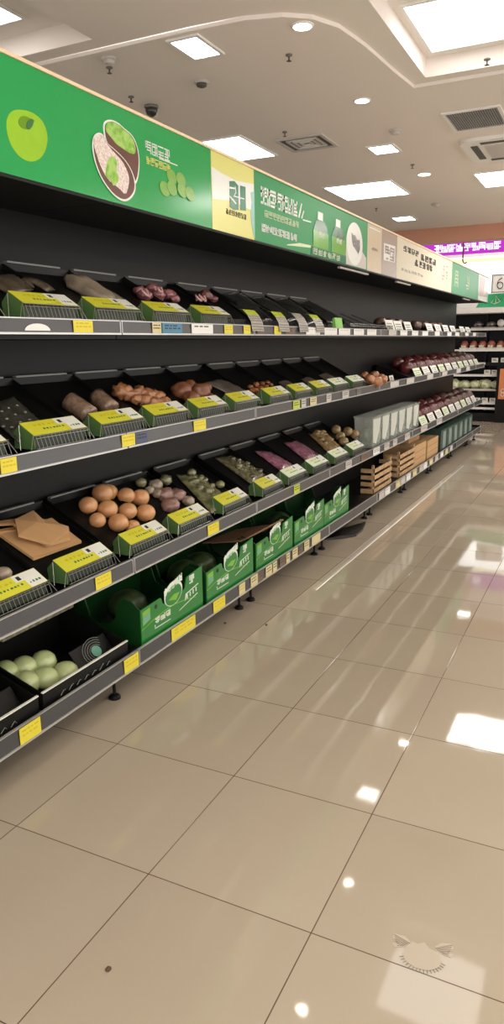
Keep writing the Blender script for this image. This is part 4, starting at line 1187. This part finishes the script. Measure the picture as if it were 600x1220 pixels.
M_meat = mat('wrapped_red_meat', (156, 78, 68), .25, rgb2=(196, 130, 116), scale=26, coat=.4)
M_let = mat('pale_lettuce', (190, 204, 138), .5, rgb2=(228, 230, 206), scale=22)
M_foil = mat('foil_tray', (170, 168, 166), .25, metal=.6, rgb2=(120, 118, 118), scale=18)
for i in range(10):
    x = -2.78 + i * .17
    t = thing('meat_tray', 'red wrapped meat tray on the far wall, %s from its left end' % ORD[i], 'meat tray', (x, FY + .04, 1.412), 'far meat trays')
    k = MB(); k.box(0, .16, 0, .28, 0, .03); k.build('tray', M_tagw, t)
    k = MB(); k.blob((.08, .14, .07), (.082), .14, .10, i, .15, 2.5, sub=2); k.build('meat', M_meat, t, True)
    k = MB(); k.box(.03, .12, .0, .004, .035, .075); k.build('price_sticker', M_paleg, t)
for i in range(8):
    x = -2.86 + i * .20
    blob_thing('lettuce', 'pale green lettuce head on the far wall, %s from its left end' % ORD[i], 'lettuce', (x, FY + .14, .72), (.13, .12, .085 if i % 3 else .11), M_let, 400 + i, .35, 4, group='far lettuces')
for z, lst in ((1.157, [-2.15, -1.98, -1.8, -1.6]), (.927, [-2.28, -2.14, -2.0, -1.84, -1.68]), (.382, [-2.45, -2.3, -2.15, -2.0])):
    for i, x in enumerate(lst):
        k = MB(); k.prism([(0, 0), (.012, .09), (.016, .09), (.006, 0)], 0, .12, 'x') if False else k.box(0, .12, 0, .006, 0, .085); k.mi = 1; k.box(.02, .10, -.001, 0, .03, .04); k.box(.02, .08, -.001, 0, .05, .065)
        o = k.build('price_card', [M_white, M_grey], loc=(x, FY + .03, z)); tag(o, 'white card on the far wall shelf at %s, %s from its left' % ({1.157: 'chest height', .927: 'waist height', .382: 'knee height'}[z], ORD[i]), 'price card', 'far wall cards')
for i in range(6):
    x = -2.6 + i * .25
    t = thing('foil_pack', 'shiny foil pack on the highest far wall shelf, %s from its left' % ORD[i], 'foil pack', (x, FY + .17, 1.815), 'far foil packs')
    k = MB(); k.box(0, .23, 0, .26, 0, .02); k.build('tray', M_lgrey, t)
    k = MB(); k.blob((.115, .13, .07), .11, .12, .06, i + 30, .3, 3, sub=2); k.build('foil', M_foil, t, True)
k = MB(); k.blob((0, 0, 0), .07, .07, .07, 3, .05); o = k.build('white_ball_pack', M_tagw, smooth=True, loc=(-2.03, FY + .12, 1.905)); tag(o, 'round white pack among the foil packs', 'pack')
# illuminated signs above the far wall
M_glow = lamp_mat('white_sign_light', (255, 255, 250), 2.4); M_glowy = lamp_mat('yellow_sign_light', (255, 246, 170), 1.3)
M_purp = lamp_mat('purple_sign_light', (196, 60, 206), .85); M_glyph = lamp_mat('white_letter_light', (255, 245, 255), 1.3)
t = thing('light_box_sign', 'white backlit sign band above the far wall shelves', 'sign', (-3.6, FY + .05, 2.45))
k = MB(); k.box(0, 3.9, 0, .12, 0.03, .70); k.build('light_panel', M_glow, t)
k = MB(); k.box(0, 3.9, -.004, .0, .60, .67); k.build('yellow_band', M_glowy, t)
t = thing('purple_sign', 'purple backlit sign with white lettering', 'sign', (-3.6, FY + .02, 3.215))
k = MB(); k.box(0, 3.9, 0, .1, 0, .26); k.build('sign_panel', M_purp, t)
k = MB()
def placep(mb, a, b, c, d): mb.box(.25 + a, .25 + b, -.006, 0, .05 + c, .05 + d)
glyphs(k, placep, 9, .125, .14, 41, .12, .13); k.build('sign_lettering', M_glyph, t)
t = thing('green_sign', 'green sign panel with a pale mark on the far canopy', 'sign', (-2.46, FY - .24, 2.19))
k = MB(); k.prism([(0, 0), (.14, .24), (1.1, .27), (1.1, 0)], 0, .02, 'y'); k.build('panel', mat('bright_green_sign', (36, 168, 112), .35, var=.05), t)
k = MB(); k.tube([(.28, -.003, .08), (.36, -.003, .20), (.44, -.003, .10), (.34, -.003, .06)], .008, 5, closed=True); k.tube([(.36, -.003, .08), (.36, -.003, .16)], .006, 5); k.build('mark', M_paleg, t)
t = thing('white_sign', 'white price sign with black numeral hanging above green sign', 'sign', (-2.19, FY - .3, 2.45))
k = MB(); k.box(0, .5, 0, .02, 0, .33); k.build('panel', M_tagw, t)
k = MB(); k.tube([(.02, -.003, .0), (.02, -.003, .33)], .006, 4); k.tube([(.0, -.003, .32), (.5, -.003, .32)], .006, 4); k.tube([(.0, -.003, .01), (.5, -.003, .01)], .006, 4); k.build('border', M_ink, t)
k = MB(); k.tube([(.16 + .05 * math.cos(a), -.003, .13 + .06 * math.sin(a)) for a in [2 * PI * j / 16 for j in range(16)]], .008, 5, closed=True); k.tube([(.11, -.003, .13), (.115, -.003, .19), (.14, -.003, .235), (.19, -.003, .26)], .008, 5); k.build('numeral', M_ink, t)
# orange price board on a black post
t = thing('price_board', 'orange price board on a black post before far shelves', 'sign', (-2.02, FY - .12, 0))
k = MB(); k.box(0, .30, 0, .04, 0, 1.12); k.build('post', M_black, t)
k = MB(); k.box(-.22, .4, -.01, .05, 1.10, 1.16); k.build('top_bar', M_black, t)
k = MB(); k.prism([(.05, .46), (.06, 1.04), (.28, 1.04), (.28, .46)], -.008, 0, 'y'); k.build('orange_board', mat('orange_board_print', (214, 134, 86), .4, var=.05), t)
k = MB(); k.tube([(.13 + .035 * math.cos(a), -.011, .62 + .035 * math.sin(a)) for a in [2 * PI * j / 12 for j in range(12)]], .008, 5, closed=True); k.tube([(.13 + .03 * math.cos(a), -.011, .55 + .035 * math.sin(a)) for a in [2 * PI * j / 12 for j in range(12)]], .008, 5, closed=True)
k.tube([(.20, -.011, .52), (.21, -.011, .64), (.26, -.011, .6)], .008, 5); k.build('numeral', M_white, t)
# hook hanging by the purple sign
k = MB(); p = ony(553, 290, 12.4); k.tube([(0, 0, .25), (0, 0, -.27), (.02, 0, -.31), (.05, 0, -.31), (.06, 0, -.29)], .012, 6); o = k.build('ceiling_hook', mat('dark_red_metal', (96, 48, 60), .5), loc=(p.x, 12.32, p.z)); tag(o, 'thin dark hook hanging before the purple sign', 'hook')

# ------------------------------------------------------------------ floor things
k = MB(); k.prism([(0, 0), (.03, 0), (.026, .003), (.004, .003)], 0, 5.3, 'y'); o = k.build('floor_reflection', mat('reflection_streak', (236, 230, 218), .2, metal=.4, var=.03), loc=(-1.665, 4.25, 0)); tag(o, 'long bright reflection streak on the floor along the shelving', 'floor reflection')  # pale raised strip stands for a glossy reflection along the tile joint
k = MB()
for s in range(2):
    pass
top = [(x * 1.5, y * 1.5) for x, y in [(-.02, 0), (.06, -.05), (.16, -.08), (.30, -.03), (.42, .04), (.30, .07), (.20, .05), (.08, .06)]]
ct = [k.bm.verts.new((x, y, .012 + .02 * math.sin(i * 1.3) ** 2)) for i, (x, y) in enumerate(top)]; cb = [k.bm.verts.new((x, y, 0)) for x, y in top]
cc = k.bm.verts.new((.2, 0, .045))
for i in range(len(top)):
    k._face([ct[i], ct[(i + 1) % len(top)], cc]); k._face([cb[i], cb[(i + 1) % len(top)], ct[(i + 1) % len(top)], ct[i]])
k._face(cb[::-1])
p = onz(388, 643, 0); o = k.build('plastic_scrap', mat('black_scrap_plastic', (40, 36, 32), .35, var=.2), loc=(p.x + .01, p.y, .001)); o.rotation_euler = (0, 0, R(72)); tag(o, 'crumpled black plastic scrap on the floor by the shelving', 'scrap')
for i, (u, v) in enumerate([(268, 743), (317, 745), (129, 1156)]):
    p = onz(u, v, 0); blob_thing('floor_crumb', ['dark crumb on the floor, left of a pair', 'dark crumb on the floor, right of a pair', 'single brown crumb on the nearest floor tiles'][i], 'crumb', (p.x, p.y, .004), (.007, .008, .005), M_stem, 500 + i, .3)
# embossed ornament on the near floor
M_orn = mat('worn_floor_decal', (190, 178, 160), .35, var=.04); M_ornd = mat('decal_groove', (120, 104, 86), .4, var=.05)
q0 = onz(503, 1135, 0); ux = (onz(540, 1142, 0) - q0).normalized(); uy = Vector((-ux.y, ux.x, 0))
t = thing('floor_decal', 'round feathered ornament decal on the nearest floor tile', 'floor decal', (q0.x, q0.y, 0))
sc_ = (onz(540, 1142, 0) - q0).length / 37.
def fp(x, y): v = (ux * x + uy * y) * sc_; return (v.x, v.y)
body = [fp(x, y) for x, y in [(-20, 4), (-24, -6), (-20, -18), (-8, -25), (8, -26), (20, -18), (23, -6), (18, 4), (8, 8), (2, 16), (-6, 12), (-14, 14)]]
k = MB(); k.prism(body, 0.0004, .0012, 'z'); k.build('emblem', M_orn, t)
for sgn in (-1, 1):
    k = MB(); k.prism([fp(sgn * x, y) for x, y in [(14, 12), (22, 20), (36, 22), (37, 14), (28, 8), (38, 6), (34, 0), (24, 2)]], .0004, .0012, 'z'); w_ = k.build('feather', M_orn, t)
    k = MB()
    for q in range(6):
        a0, a1 = fp(sgn * (16 + q * 1.5), 10 - q * 1.2), fp(sgn * (36 - q), 20 - q * 3.4); k.tube([(*a0, .0014), (*a1, .0014)], .0009, 4)
    k.build('groove', M_ornd, w_)
k = MB()
for q in range(16):
    a = R(200 + q * 9.3); k.tube([(*fp(24 * math.cos(a), -4 + 22 * math.sin(a)), .0014), (*fp(29 * math.cos(a), -4 + 27 * math.sin(a)), .0014)], .0009, 4)
k.build('fringe', M_ornd, t)

# ------------------------------------------------------------------ camera, light, view
cam = bpy.data.cameras.new('camera'); co = bpy.data.objects.new('camera', cam); COL.objects.link(co)
cam.sensor_fit = 'VERTICAL'; cam.sensor_height = 36; cam.lens = F_PX / 1220 * 36
cam.shift_y = (605 - 610) / 1220.0 * 1.0
co.location = CAM
right, fwd, up = ROT.col[0], ROT.col[1], ROT.col[2]
co.matrix_world = Matrix(((right.x, up.x, -fwd.x, CAM.x), (right.y, up.y, -fwd.y, CAM.y), (right.z, up.z, -fwd.z, CAM.z), (0, 0, 0, 1)))
cam.clip_start = .05; cam.clip_end = 100
sc.camera = co
w = bpy.data.worlds.new('shop_surroundings'); sc.world = w; w.use_nodes = True
w.node_tree.nodes['Background'].inputs['Color'].default_value = (1.0, .965, .93, 1); w.node_tree.nodes['Background'].inputs['Strength'].default_value = 1.75
vs = sc.view_settings; vs.view_transform = 'Standard'; vs.look = 'None'; vs.exposure = 0.26; vs.gamma = 1; vs.use_curve_mapping = False
